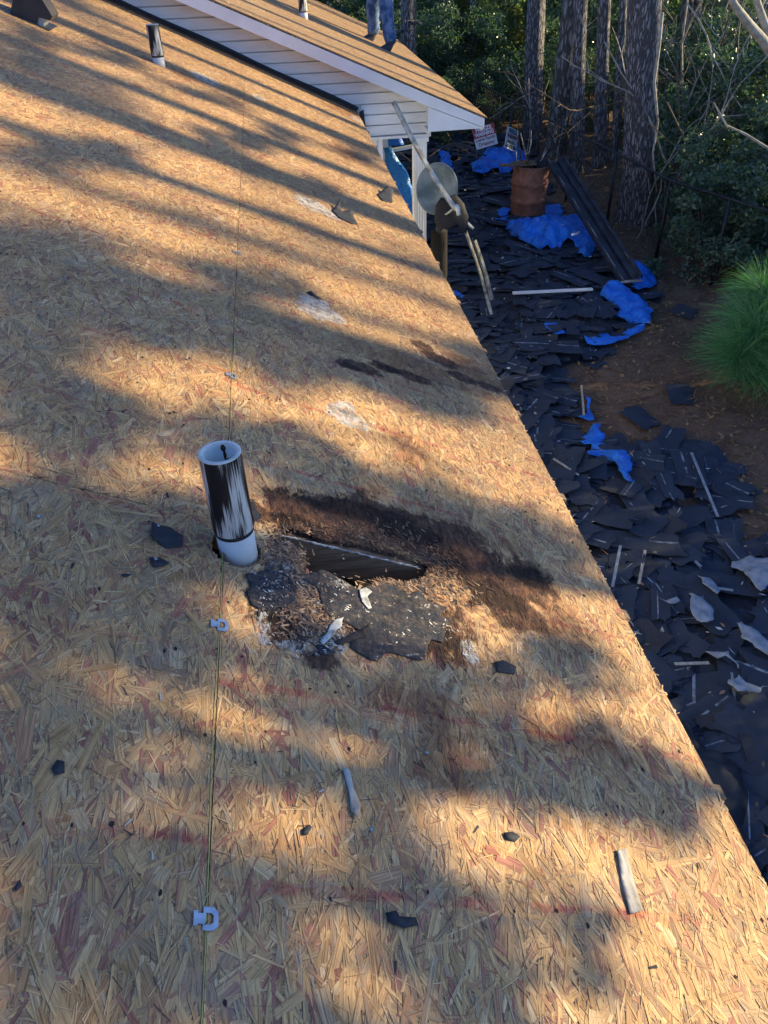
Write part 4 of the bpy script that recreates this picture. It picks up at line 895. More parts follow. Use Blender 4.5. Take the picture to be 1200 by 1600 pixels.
skin('sweatshirt', [hipc + np.array([0, 0, .12]), chest, neck - np.array([0, 0, .03]), sl_, el, lerp(el, wl, .9), sr_, er, lerp(er, wr, .9)], [(0, 1), (1, 2), (1, 3), (3, 4), (4, 5), (1, 6), (6, 7), (7, 8)], [.165, .16, .07, .07, .055, .04, .07, .055, .04], HOOD, person, 2, 1, .02)
for nm, (ft, an) in (('boot', (fL, aL)), ('boot', (fR, aR))):
    b_ = ft + np.array([0, 0, .045]); skin('boot', [an + np.array([0, 0, .06]), b_ + np.array([0, 0, .02]) - fwd * .02, b_ + fwd * .08 + np.array([0, 0, -.005]), b_ + fwd * .19 + np.array([0, 0, -.012])], [(0, 1), (1, 2), (2, 3)], [.08, .075, .068, (.058, .045)], BOOT, person, 2, 1)
for s_, wv in ((-1, wl), (1, wr)):
    pc = wv - dv * s_ * .0 + fwd * .05 + np.array([0, 0, -.03]); P_ = [wv, pc]; E_ = [(0, 1)]; R_ = [.022, .030]
    for q in range(4):
        base = pc + dv * (q - 1.5) * .018 + fwd * .03; P_ += [base, base + fwd * .03 + np.array([0, 0, -.02]), base + fwd * .03 + np.array([0, 0, -.045 - .004 * (q % 2)])]; i0 = len(P_) - 3; E_ += [(1, i0), (i0, i0 + 1), (i0 + 1, i0 + 2)]; R_ += [.009, .0085, .008]
    P_ += [pc - dv * s_ * .03, pc - dv * s_ * .045 + fwd * .03]; i0 = len(P_) - 2; E_ += [(1, i0), (i0, i0 + 1)]; R_ += [.011, .009]
    skin('hand', P_, E_, R_, SKIN, person, 1, 1)
mb = MB(); c = head - org + np.array([0, 0, .05]); V = []; F = []
for i in range(8):
    for j in range(12):
        ph = i / 7 * pi * .55; th_ = j / 12 * 2 * pi; V.append(c + np.array([.10 * sin(ph) * cos(th_), .11 * sin(ph) * sin(th_), .11 * cos(ph)]))
for i in range(7):
    for j in range(12): F.append((i * 12 + j, (i + 1) * 12 + j, (i + 1) * 12 + (j + 1) % 12, i * 12 + (j + 1) % 12))
mb.add(V, F); mb.build('hair', HAIR, person, True)

# ================================================================== YARD OBJECTS
# barrel
bp = on((829, 342), 2, GZ + .12); R_ = .285; H_ = .80
brl = empty('barrel', (bp[0], bp[1] + .2, GZ + .12), 'rusty orange steel barrel with ribs, filled with branches and scrap', 'barrel')
k = 48; prof = [(R_, 0), (R_ + .008, .01), (R_, .03), (R_, .24), (R_ + .02, .265), (R_, .29), (R_, .51), (R_ + .02, .535), (R_, .56), (R_ - .004, .76), (R_ + .010, H_ - .012), (R_ + .010, H_), (R_ - .008, H_), (R_ - .012, H_ - .02), (R_ - .012, .35)]
V = [(r0 * cos(2 * pi * j / k) * (1 + .012 * sin(4 * pi * j / k + z_ * 3)), r0 * sin(2 * pi * j / k), z_) for r0, z_ in prof for j in range(k)]; F = [(i * k + j, i * k + (j + 1) % k, (i + 1) * k + (j + 1) % k, (i + 1) * k + j) for i in range(len(prof) - 1) for j in range(k)]
mb = MB(); mb.add(V, F); mb.build('shell', RUSTY, brl, True)
mb = MB(); mb.add([(.27 * cos(2 * pi * j / 20), .27 * sin(2 * pi * j / 20), .62 + .06 * random.random()) for j in range(20)] + [(0, 0, .70)], [(j, (j + 1) % 20, 20) for j in range(20)]); mb.build('contents', SOIL, brl)
bc = np.array(brl.location)
def stick(name, a, b, r0, r1, mat, lab=None, cat=None, k=7, wob=.02, parent=None, group=None):
    a, b = np.array(a, float), np.array(b, float); n = max(4, int(np.linalg.norm(b - a) / .15)); pts = [a + (b - a) * i / n + (np.array([random.uniform(-wob, wob) for _ in range(3)]) if 0 < i < n else 0) for i in range(n + 1)]
    mb = MB(); mb.tube(pts, np.linspace(r0, r1, n + 1), k, jit=.12); o = mb.build(name, mat, parent, True, loc=a if parent is None else None)
    if parent is None: o.location = tuple(a); tag(o, lab, cat, group)
    return o
for i in range(13):
    a = bc + np.array([random.uniform(-.15, .15), random.uniform(-.15, .15), .55]); stick('stick', a, a + np.array([random.uniform(-.25, .3), random.uniform(-.2, .3), random.uniform(.35, .75)]), .017, .006, [DARKWOOD, TWIG][i % 2], 'broken stick poking up out of the rusty barrel', 'stick', group='sticks standing in the barrel')
mb = MB(); Rz = np.array(Matrix.Rotation(.15, 3, 'Z') @ Matrix.Rotation(.06, 3, 'Y')); mb.box((0, 0, 0), (.62, .07, .03), Rz); mb.box((.1, .06, .02), (.4, .04, .02), Rz); o = mb.build('board', TRUSS); o.location = tuple(bc + np.array([-.25, -.1, .83])); tag(o, 'dark weathered board laid across the barrel top', 'board')
mb = MB(); V = []
for i in range(8):
    for j in range(5): V.append((-.22 + i * .07, -.12 + j * .06, .82 + .05 * math.sin(i * .8 + j)))
mb.add(V, [(i * 5 + j, (i + 1) * 5 + j, (i + 1) * 5 + j + 1, i * 5 + j + 1) for i in range(7) for j in range(4)]); o = mb.build('black_bag', BLACKFELT, None, True); o.location = tuple(bc + np.array([-.02, .05, -.02])); o.modifiers.new('s', 'SOLIDIFY').thickness = .01; tag(o, 'crumpled black felt stuffed into the barrel mouth', 'felt piece')
# gutter channel leaning from barrel area to the ground
ga = on((986, 440), 2, GZ + .22); gb = on((868, 252), 1, ga[1] + 3.1)
def channel(name, a, b, w_, hh, mat, lab, cat):
    a, b = np.array(a), np.array(b); d = b - a; L = np.linalg.norm(d); d /= L; up = np.array([-.15, 0, 1.]); s = np.cross(d, up); s /= np.linalg.norm(s); up = np.cross(s, d)
    prof = [(-w_ / 2, 0), (-w_ / 2, hh), (-w_ / 2 + .035, hh), (-w_ / 2 + .045, .02), (-.03, .02), (-.02, -.02), (.02, -.02), (.03, .02), (w_ / 2 - .045, .02), (w_ / 2 - .035, hh), (w_ / 2, hh), (w_ / 2, 0)]
    low = [(x, z_ - .012 if i not in (1, 2, 9, 10) else z_) for i, (x, z_) in enumerate(prof)]
    mb = MB(); N = 14; V = []
    for i in range(N + 1):
        c = a + d * L * i / N; wv = .004 * math.sin(i * 2.1); V += [c + s * x + up * (z_ + wv) - a for x, z_ in prof]
    n = len(prof); F = [(i * n + j, (i + 1) * n + j, (i + 1) * n + j + 1, i * n + j + 1) for i in range(N) for j in range(n - 1)]
    mb.add(V, F); t_ = empty(name, a, lab, cat); o = mb.build('trough', mat, t_); m = o.modifiers.new('s', 'SOLIDIFY'); m.thickness = .006
    mb = MB(); mb.tube([V[2] + np.array([0, 0, .004]), V[-n + 2] + np.array([0, 0, .004])], .004, 5); mb.build('worn_edge', ALU, t_); mb = MB(); mb.tube([V[9], V[-n + 9]], .004, 5); mb.build('worn_edge', ALU, t_)
    mb = MB(); mb.box(V[0] * .5 + V[11] * .5 - d * .004 + up * .01, (w_, .01, .03)); mb.build('end_lip', ALU, t_)
    return t_
channel('gutter_section', ga, gb, .30, .06, GUT, 'long dark metal gutter section leaning from the barrel down to the leaves', 'gutter')
# white board stick
wa, wb = on((800, 470), 2, GZ + .18), on((924, 464), 2, GZ + .18)
d = wb - wa; an = math.atan2(d[1], d[0]); mb = MB(); mb.box((0, 0, 0), (np.linalg.norm(d), .055, .02), np.array(Matrix.Rotation(an, 3, 'Z'))); o = mb.build('white_board', WHITE); c = (wa + wb) / 2; o.location = (c[0], c[1], float(surf(c[:2])[0]) + .16); tag(o, 'narrow white trim board lying flat across the black debris', 'board')
# satellite dish on a dark post
dc = on((683, 297), 1, 8.75); dsh = empty('satellite_dish', (dc[0] + .06, dc[1] + .1, GZ), 'grey green satellite dish on a dark post beside the porch column', 'satellite dish')
D0 = np.array(dsh.location)
nrm = np.array([-.18, -.82, .52]); nrm /= np.linalg.norm(nrm); e1 = np.cross([0, 0, 1.], nrm); e1 /= np.linalg.norm(e1); e2 = np.cross(nrm, e1)
mb = MB(); V = []; F = []; K = 40; rings = 9
for i in range(rings):
    q = i / (rings - 1); 
    for j in range(K):
        th_ = 2 * pi * j / K; V.append(dc - D0 + e1 * .225 * q * cos(th_) + e2 * .275 * q * sin(th_) + nrm * (.075 * q * q - .03))
for i in range(rings - 1):
    for j in range(K): F.append((i * K + j, i * K + (j + 1) % K, (i + 1) * K + (j + 1) % K, (i + 1) * K + j))
mb.add(V, F); o = mb.build('reflector', DISHM, dsh, True); o.modifiers.new('s', 'SOLIDIFY').thickness = .004
mb = MB(); mb.tube([v * 1. for v in V[-K:]] + [V[-K]], .006, 6, False); mb.build('rolled_rim', DISHM, dsh, True)
lnb = on((714, 322), 1, 8.35) - D0
mb = MB(); mb.tube([dc - D0 - e2 * .28, (dc - D0 - e2 * .34) * .5 + lnb * .5, lnb], [.012, .012, .012], 8); mb.build('feed_arm', ALU, dsh, True)
mb = MB(); mb.tube([lnb, lnb + nrm * -.03, lnb + nrm * -.06, lnb + nrm * -.10], [.020, .022, .030, .031], 14); mb.tube([lnb, lnb + np.array([.02, -.02, -.09])], [.026, .022], 12); mb.build('receiver', simple('white_plastic', (.66, .68, .66), (.55, .57, .55), 10, .4), dsh, True)
mb = MB(); mb.tube([np.array([0, 0, 0]), np.array([0, 0, .6]), np.array([-.01, 0, 1.25])], [.10, .10, .095], 14, jit=.05); mb.build('post', SOIL, dsh, True)
mb = MB(); mb.tube([np.array([-.01, 0, 1.2]), dc - D0 - nrm * .05], [.03, .02], 10); mb.build('bracket', GALV, dsh, True)
# brown bent sheet draped between dish and receiver
mb = MB(); cshe = on((705, 328), 1, 8.5); V = []; 
for i in range(7):
    for j in range(7): x, y = (i - 3) * .065, (j - 3) * .055; V.append((x * (1 - .06 * abs(j - 3)), y * .5 - .02, y * .85 - .03 * (i - 3) ** 2 / 3 + .02 * math.sin(i * 2 + j)))
F = [(i * 7 + j, (i + 1) * 7 + j, (i + 1) * 7 + j + 1, i * 7 + j + 1) for i in range(6) for j in range(6)]
mb.add(V, F); o = mb.build('shingle_flap', simple('brown_shingle_sheet', (.030, .027, .028), (.02, .018, .018), 40, .8), None, True); o.location = tuple(cshe); o.modifiers.new('s', 'SOLIDIFY').thickness = .005; tag(o, 'brown bent shingle sheet hanging on the satellite dish mount', 'shingle')
# long drip edge leaning from wall down, plus strips
def strip(name, pts, w_, mat, lab, cat, group=None, curl=.4):
    pts = np.array(pts, float); n = len(pts); tg = np.gradient(pts, axis=0); V = []; o0 = pts[0]
    for p, t_ in zip(pts, tg):
        t_ = t_ / np.linalg.norm(t_); s = np.cross(t_, [.25, -.9, .45]); s /= np.linalg.norm(s); u_ = np.cross(s, t_)
        for x, z_ in ((-.5, 0), (.2, 0), (.24, -curl), (.5, -curl)): V.append(p + s * w_ * x + u_ * w_ * z_ - o0)
    F = [(i * 4 + j, (i + 1) * 4 + j, (i + 1) * 4 + j + 1, i * 4 + j + 1) for i in range(n - 1) for j in range(3)]
    mb = MB(); mb.add(V, F); o = mb.build(name, mat); o.location = tuple(o0); o.modifiers.new('s', 'SOLIDIFY').thickness = .002; tag(o, lab, cat, group); return o
MG = 'bent light metal edge strips'
strip('drip_edge', [on(p, 1, y_) for p, y_ in (((615, 158), 9.0), (640, 0) and ((640, 208), 8.9), ((664, 252), 8.75), ((688, 292), 8.55), ((712, 326), 8.35))], .05, ALU, 'long pale metal edge strip leaning from the white siding past the dish', 'metal strip', MG)
strip('drip_edge', [on(p, 1, y_) for p, y_ in (((722, 345), 8.45), ((732, 372), 8.5), ((742, 400), 8.6), ((752, 430), 8.7), ((760, 460), 8.75), ((768, 491), 8.6))], .035, ALU, 'thin bent metal strip slanting down to the debris, lower left one', 'metal strip', MG)
strip('drip_edge', [on(p, 1, y_) for p, y_ in (((742, 376), 8.9), ((750, 398), 8.95), ((760, 430), 9.0), ((769, 468), 9.0))], .045, ALU, 'short bent metal strip beside the longer one, upper right', 'metal strip', MG)
strip('drip_edge', [on(p, 1, y_) for p, y_ in (((720, 338), 8.5), ((728, 346), 8.5), ((740, 357), 8.5))], .03, ALU, 'stubby metal scrap just under the dish receiver', 'metal strip', MG)
# porch contents: tarps and slat
def vpatch(name, L, Y0, mat, lab, cat, group=None, amp=.05, seed=1, step=.05, lean=.35):
    P = np.array([on(p, 1, Y0) for p in L]); pts = P[:, [0, 2]]
    o = patch(name, pts, lambda q: np.zeros(len(q)), mat, step, 0, 0, seed, .004, None, 0, 0, rag=.02); me = o.data; co = np.empty(len(me.vertices) * 3, np.float32); me.vertices.foreach_get('co', co); co = co.reshape(-1, 3) + np.array(o.location)
    Q = np.column_stack([co[:, :2], np.zeros(len(co))]); zmin = pts[:, 1].min()
    t_ = co[:, 0] * 1.; y_ = Y0 + amp * (fbm(Q, 3, seed, 4) - .5) * 3 + amp * .5 * np.abs(np.sin(t_ * 22 + 2 * fbm(Q, 2, seed, 2))) - lean * (1 - (co[:, 1] - zmin) / np.ptp(pts[:, 1])) * .0 + lean * (co[:, 1] - zmin)
    W_ = np.column_stack([co[:, 0], y_, co[:, 1]]); c = W_.mean(0); me.vertices.foreach_set('co', (W_ - c).astype(np.float32).ravel()); me.update(); o.location = tuple(c); tag(o, lab, cat, group); return o
vpatch('blue_tarp', [(606, 245), (620, 242), (632, 262), (645, 285), (660, 330), (660, 400), (640, 380), (615, 320)], 9.6, TARPL, 'pale blue tarp draped over a pile under the porch, left of the column', 'tarp', TG, .05, 3)
vpatch('blue_tarp', [(606, 214), (628, 214), (632, 226), (608, 230)], 11.5, TARP, 'small blue tarp piece at the back of the porch opening', 'tarp', TG, .05, 5)
pile = mesh('felt_pile', *(lambda xs_, ys_: ([(x, y, GZ + .2 + 1.0 * float(np.clip(1 - ((x - .25) / .75) ** 2, 0, 1)) * float(np.clip((y - 9.7) / 1.0, 0, 1)) * (.75 + .5 * float(fbm([(x, y, 0)], 2.5, 5, 3)[0]))) for x in xs_ for y in ys_], [(i * len(ys_) + j, (i + 1) * len(ys_) + j, (i + 1) * len(ys_) + j + 1, i * len(ys_) + j + 1) for i in range(len(xs_) - 1) for j in range(len(ys_) - 1)]))(np.linspace(-1., 1.1, 22), np.linspace(9.6, 13.5, 34)), HEAPM, None, True); tag(pile, 'dark pile of felt and scrap stored under the porch roof', 'pile')
a, b = on((606, 236), 1, 10.2), on((648, 228), 1, 10.2); mb = MB(); mb.box((0, 0, 0), (np.linalg.norm(b - a), .03, .04), np.array(Matrix.Rotation(-math.atan2(b[2] - a[2], b[0] - a[0]), 3, 'Y'))); o = mb.build('slat', WHITE); o.location = tuple((a + b) / 2); tag(o, 'short pale wooden slat in the porch opening above the blue tarp', 'slat')
# signs
def sign(corner_px, Y0, dY, rows, header, lab, sx):
    tl, tr, br, bl = [on(p, 1, Y0 + q) for p, q in zip(corner_px, dY)]; c = (tl + tr + br + bl) / 4
    X_ = (tr - tl + br - bl) / 2; W_ = np.linalg.norm(X_); X_ /= W_; Z_ = (tl - bl + tr - br) / 2; H_ = np.linalg.norm(Z_); Z_ = Z_ - X_ * (Z_ @ X_); Z_ /= np.linalg.norm(Z_); N_ = np.cross(X_, Z_)
    e = empty('yard_sign', c, lab, 'sign', 'freeze warning signs'); Rm = Matrix((X_, Z_, N_)).transposed(); e.rotation_euler = Rm.to_euler()
    mb = MB(); mb.box((0, 0, 0), (W_, H_, .008)); mb.build('board', SIGNW, e)
    if header: mb = MB(); mb.box((0, H_ / 2 - H_ * header / 2, .0045), (W_ * .995, H_ * header, .004)); mb.build('header', SIGNR, e)
    for (txt, yc, h_, m_, bold) in rows:
        cu_ = bpy.data.curves.new('lettering', 'FONT'); cu_.body = txt; cu_.align_x = 'CENTER'; cu_.align_y = 'CENTER'; cu_.size = h_ * H_ * 1.35; cu_.offset = .004 if bold else .0015; cu_.extrude = .0006
        to = bpy.data.objects.new('lettering', cu_); COL.objects.link(to); bpy.context.view_layer.update(); dg = bpy.context.evaluated_depsgraph_get(); me = bpy.data.meshes.new_from_object(to.evaluated_get(dg)); bpy.data.objects.remove(to)
        co = np.empty(len(me.vertices) * 3, np.float32); me.vertices.foreach_get('co', co); co = co.reshape(-1, 3); wd = np.ptp(co[:, 0]); k_ = min(1., sx * W_ / wd) if wd else 1; co[:, 0] *= k_; me.vertices.foreach_set('co', co.ravel()); me.materials.clear()
        o = link('lettering', me, m_, e); o.location = (0, yc * H_, .0078)
    return e
s1 = sign([(735, 202), (769, 193), (780, 223), (747, 234)], 16.0, (.1, .1, -.05, -.05), [('FREEZE', .36, .19, INKW, True), ('WARNING', .14, .19, INKW, True), ('Leave Faucet', -.10, .17, INKR, False), ('Dripping', -.33, .17, INKR, False)], .5, 'square white sign with red header reading FREEZE WARNING Leave Faucet Dripping', .88)
s2 = sign([(791, 197), (808, 204), (808, 239), (790, 230)], 15.6, (0, .3, .25, -.05), [('FREEZE', .34, .2, INKD, True), ('WARNING', .10, .18, INKR, True), ('DRIP AT A', -.16, .14, INKD, True), ('SLOW SPEED', -.36, .14, INKD, True)], 0, 'narrow angled white FREEZE WARNING sign right of the red topped sign', .86)
for sg in (s1, s2):
    mb = MB(); c = np.array(sg.location); 
    for q in (-.15, .15): mb.tube([c + np.array([q, .02, -.1]), c + np.array([q, .03, GZ - c[2] - .1])], .004, 5)
    o = mb.build('wire_stake', GALV, None, loc=c); o.parent = sg; o.matrix_parent_inverse = (Matrix.Translation(sg.location) @ sg.rotation_euler.to_matrix().to_4x4()).inverted() @ Matrix.Translation(sg.location)
# loose light sticks & strips over heap
for i, (p, q, m_, lab) in enumerate((((958, 912), (970, 850), PALE, 'short pale strip standing out in the black debris near the eave'), ((1000, 905), (1010, 852), GREYWOOD, 'thin wooden strip in the black debris, left of the pale pieces'),
        ((912, 578), (916, 625), TWIG, 'thin dry stick standing beside the topmost blue shred'), ((1060, 830), (1100, 870), PALE, 'pale edge strip lying diagonally on the shingles'), ((1110, 905), (1150, 910), PALE, 'pale tape strip by the large pale sheet'),
        ((865, 715), (905, 735), GREYWOOD, 'grey wooden sliver on the debris next to the eave'), ((1055, 1035), (1110, 1030), GREYWOOD, 'grey stick lying on debris above the black sheet'), ((1085, 690), (1130, 780), PALE, 'pale tape line on the shingle strip at the leaf edge'))):
    a, b = on(p, 2, GZ + .25), on(q, 2, GZ + .25); a[2] = float(surf(a[:2])[0]) + .08; b[2] = float(surf(b[:2])[0]) + .08
    d = b - a; L_ = np.linalg.norm(d); mb = MB(); X_ = d / L_; Yv = np.cross([0, 0, 1], X_); Yv /= np.linalg.norm(Yv); Zv = np.cross(X_, Yv); mb.box((0, 0, 0), (L_, .022, .006), np.array([X_, Yv, Zv]).T); o = mb.build('strip', m_); o.location = tuple((a + b) / 2); tag(o, lab, 'strip')
# fence: top rail + posts + wires
fn = empty('wire_fence', (8.2, 12, GZ), 'dark chain link fence line running along the wood edge', 'fence')
fo = np.array(fn.location)
fpts = [on(p, 2, GZ + 1.15) for p in ((1250, 345), (1048, 282), (896, 206), (800, 158), (700, 104))]
fpts = [np.array([p[0], p[1], GZ + 1.15]) for p in fpts]
mb = MB(); mb.tube([p - fo for p in fpts], .02, 8); mb.build('top_rail', WIRE, fn, True)
for i, p in enumerate(fpts[:-1]):
    for q_ in (0, .5): c = p + (fpts[i + 1] - p) * q_; mb = MB(); mb.tube([c - fo, np.array([c[0], c[1], GZ - .1]) - fo], .025, 8); mb.build('fence_post', WIRE, fn, True)
mb = MB()
for i in range(len(fpts) - 1):
    a, b = fpts[i], fpts[i + 1]; L_ = np.linalg.norm(b - a); n = int(L_ / .12)
    for j in range(n):
        for s_ in (-1, 1):
            p0 = a + (b - a) * j / n; q0 = a + (b - a) * np.clip((j + s_ * 8) / n, 0, 1); mb.tube([p0 - fo, np.array([q0[0], q0[1], GZ + .05]) - fo], .0016, 3, False)
mb.build('chain_link', WIRE, fn, kind='stuff')

# ================================================================== VEGETATION
def leaves_mesh(name, centers, n, spread, size, seed, flat=0., asp=.45):
    r = np.random.default_rng(seed); C = np.array(centers); idx = r.integers(len(C), size=n); sp = np.broadcast_to(np.array(spread), (len(C), 3))[idx]
    d = r.normal(0, 1, (n, 3)); d /= np.linalg.norm(d, axis=1)[:, None]; P = C[idx] + d * sp * (r.random((n, 1)) ** .45)
    a = r.normal(0, 1, (n, 3)); a[:, 2] *= (1 - flat) * .7; a /= np.linalg.norm(a, axis=1)[:, None]; b = np.cross(a, r.normal(0, 1, (n, 3))); b /= np.linalg.norm(b, axis=1)[:, None]
    s = size * r.uniform(.6, 1.4, (n, 1)); a = a * s; b = b * s * asp
    V = np.stack([P - a, P - a * .1 + b, P + a, P - a * .1 - b], 1).reshape(-1, 3); me_col = np.repeat(r.random(n)[:, None], 3, 1)
    return V, me_col
def leafobj(name, centers, n, spread, size, seed, mat, parent, asp=.45):
    V, c = leaves_mesh(name, centers, n, spread, size, seed, 0, asp); return bigmesh(name, V, 4, mat, parent, col=c)

def branch_pts(a, d, L, n, droop, r):
    pts = [np.array(a, float)]; d = np.array(d, float); d /= np.linalg.norm(d)
    for i in range(n):
        d = d + r.normal(0, .13, 3) + np.array([0, 0, droop]); d /= np.linalg.norm(d); pts.append(pts[-1] + d * L / n)
    return pts

def trunk_mesh(H, r0, r1, seed, lean=(0, 0), nz=None, k=20, rough=.06):
    nz = nz or int(H * 3.5); z = np.linspace(-.25, H, nz); th = np.linspace(0, 2 * pi, k, endpoint=False); Z, TH = np.meshgrid(z, th, indexing='ij')
    R = r0 + (r1 - r0) * np.clip(Z / H, 0, 1) ** .8; R = R * (1 + .22 * np.exp(-np.clip(Z, 0, 9) / .3)); X = np.cos(TH); Y = np.sin(TH)
    nzv = fbm(np.column_stack([(X * 3).ravel(), (Y * 3).ravel(), (Z * .9).ravel()]), 1., seed, 4).reshape(R.shape); R = R * (1 + rough * 3 * (nzv - .5))
    wx = .12 * (fbm(np.column_stack([0 * z, 0 * z + seed, z * .2]), 1, seed, 2) - .5) * H / 8; V = np.stack([X * R + lean[0] * Z + wx[:, None], Y * R + lean[1] * Z, Z], -1).reshape(-1, 3)
    F = [(i * k + j, i * k + (j + 1) % k, (i + 1) * k + (j + 1) % k, (i + 1) * k + j) for i in range(nz - 1) for j in range(k)]; return V, F

def tree(x, y, H, r0, label, group=None, seed=1, lean=(0, 0), mat=None, crown_from=.55, nb=14, leaves=2500, lsize=.13, lmat=None, low=0, k=14, blen=(1.2, 2.8), name='pine_tree', rough=.06, nz=None, bark_m=None):
    r = np.random.default_rng(seed); z0 = float(hgt([(x, y)])[0]); t = empty(name, (x, y, z0), label, 'tree', group)
    V, F = trunk_mesh(H, r0, r0 * .35, seed, lean, nz, k, rough); mesh('trunk', V, F, bark_m or BARK, t, True)
    mb = MB(); tips = []
    for i in range(nb + low):
        zz = H * (crown_from + (.97 - crown_from) * r.random()) if i < nb else r.uniform(2.0, H * crown_from)
        c = np.array([lean[0] * zz, lean[1] * zz, zz]); ph = r.uniform(0, 2 * pi); L = r.uniform(*blen) * (1.15 - .5 * zz / H) * (1 if i < nb else .6)
        pts = branch_pts(c, (cos(ph), sin(ph), r.uniform(-.1, .35)), L, 5, -.02, r); mb.tube(pts, np.linspace(.05 * r0 / .2, .008, 6), 5, False)
        if i < nb: tips += pts[2:]
        for q in range(2):
            sp = branch_pts(pts[2 + q], (cos(ph + r.uniform(-1.2, 1.2)), sin(ph + r.uniform(-1.2, 1.2)), .2), L * .45, 3, 0, r); mb.tube(sp, np.linspace(.015, .004, 4), 4, False)
            if i < nb: tips += sp[1:]
    mb.build('limbs', bark_m or BARK, t, True)
    if leaves: leafobj('crown', tips, leaves, (.45, .45, .35), lsize, seed + 5, lmat or LEAFG, t, .22)
    return t

# named foreground trunks of the wood edge
def edge_tree(px, py, wpx, toppx, label, H=14, seed=1, mat=None, rough=.08, k=40, nz=110, group=None, **kw):
    b = on((px, py), 2, GZ); dep = -(RC.T @ (b - CAM))[2]; dist_scale = 1200 / dep
    r0 = wpx / dist_scale / 2 * .86; z_up = on(toppx, 1, b[1])[:]; hz = z_up[2] - b[2]; lx = (z_up[0] - b[0]) / hz
    return tree(b[0], b[1], H, r0, label, group, seed, (lx, 0), None, .62, 12, 2200, .14, LEAFG, 0, k, rough=rough, nz=nz, **kw)
edge_tree(988, 345, 58, (1008, 0), 'thickest pine trunk with deeply furrowed bark at the yard edge', seed=3, rough=.10, k=72, nz=240)
edge_tree(903, 272, 25, (914, 0), 'slim straight pine trunk left of the two central trunks', seed=4, H=15)
edge_tree(938, 262, 24, (950, 0), 'slim grey pine trunk right beside the thickest trunk', seed=5, H=15)
edge_tree(958, 252, 16, (972, 0), 'thin bark shedding trunk squeezed behind the thickest pine', seed=6, H=14)
edge_tree(828, 215, 34, (835, 0), 'dark shaded pine trunk behind the rusty barrel', seed=7, H=16)
edge_tree(1050, 190, 22, (1078, 0), 'leaning dim trunk right of the thickest pine', seed=8, H=13, bark_m=BARK2)
edge_tree(735, 165, 12, (742, 0), 'thin trunk just beyond the far roof corner', seed=9, H=12, bark_m=BARK2)
edge_tree(1140, 215, 15, (1150, 0), 'thin shaded trunk behind the vines at the right', seed=10, H=12, bark_m=BARK2)
BG = 'background trees of the wood'
r = np.random.default_rng(5); k = 0
protos = [tree(60 + 6 * i, 60, r.uniform(12, 16), .13 + .05 * (i % 3), 'slender tree standing deep in the shaded wood', BG, 20 + i, (r.normal(0, .03), 0), None, .5, 14, 2600, .15, [LEAFG, LEAFO, LEAFD][i % 3], 3, 12, (1., 2.6), bark_m=[BARK, BARK2][i % 2]) for i in range(4)]
spots = []
while len(spots) < 46:
    y = r.uniform(17, 46); x = CAM[0] + y * r.uniform(.06, .74) 
    if all((x - a) ** 2 + (y - b) ** 2 > 3.2 for a, b in spots) and not (x < 3.2 and y < 18): spots.append((x, y))
spots += [(-8, 26), (-3, 24), (-12, 30), (-5, 34), (1, 24), (-1, 30)]
for i, (x, y) in enumerate(spots):
    o = protos[i] if i < 4 else copy_tree(protos[i % 4]); o.location = (x, y, float(hgt([(x, y)])[0])); o.rotation_euler = (0, 0, r.uniform(0, 6.28)); s = r.uniform(.8, 1.25); o.scale = (s, s, s)

# shrubs
def shrub(name, R, H, nclump, nleaf, lsize, lmat, seed, label, group, cat='shrub', asp=.5, base_up=.1):
    r = np.random.default_rng(seed); t = empty(name, (0, 0, 0), label, cat, group); C = []; mb = MB()
    for i in range(nclump):
        th = r.uniform(0, 2 * pi); rr = R * math.sqrt(r.random()); zz = H * (base_up + (1 - base_up) * r.random() ** .8) * (1 - .35 * (rr / R) ** 2); c = np.array([rr * cos(th), rr * sin(th), zz]); C.append(c)
        if i % 2 == 0:
            a = np.array([rr * .2 * cos(th), rr * .2 * sin(th), 0]); m_ = (a + c) / 2 + r.normal(0, .08, 3); mb.tube([a, m_, c], [.018, .012, .005], 5, False)
    mb.build('stems', VINE, t); sp = r.uniform(.16, .34, (nclump, 1)) * np.array([[1, 1, .8]]) * (R / 1.1)
    leafobj('foliage', C, nleaf, sp, lsize, seed + 1, lmat, t, asp); return t
SG = 'dense evergreen shrubs at the edge of the wood'
sp_ = [shrub('evergreen_shrub', 1.3, 2.3, 46, 9000, .040, LEAFD, 51, 'dense dark evergreen shrub at the edge of the wood', SG),
       shrub('evergreen_shrub', 1.1, 1.8, 40, 7500, .036, LEAFD, 52, 'dense dark evergreen shrub at the edge of the wood', SG),
       shrub('leafy_shrub', 1.5, 3.6, 50, 8000, .055, LEAFG, 53, 'tall loose green shrub filling the wood understorey', 'tall understorey shrubs'),
       shrub('leafy_shrub', 1.4, 3.0, 40, 5600, .055, LEAFO, 54, 'tall olive coloured shrub filling the wood understorey', 'tall understorey shrubs'),
       shrub('evergreen_shrub', 1.7, 3.4, 60, 11000, .048, LEAFD, 55, 'dense dark evergreen shrub at the edge of the wood', SG)]
used = set()
PLAB = [o['label'] for o in sp_]
def put(i, x, y, s=1., label=None, sz=1.):
    o = sp_[i] if i not in used else copy_tree(sp_[i]); used.add(i); o.location = (x, y, float(hgt([(x, y)])[0]) - .05); o.rotation_euler = (0, 0, random.uniform(0, 6.28)); o.scale = (s, s, s * sz)
    o['label'] = label or PLAB[i]
    return o
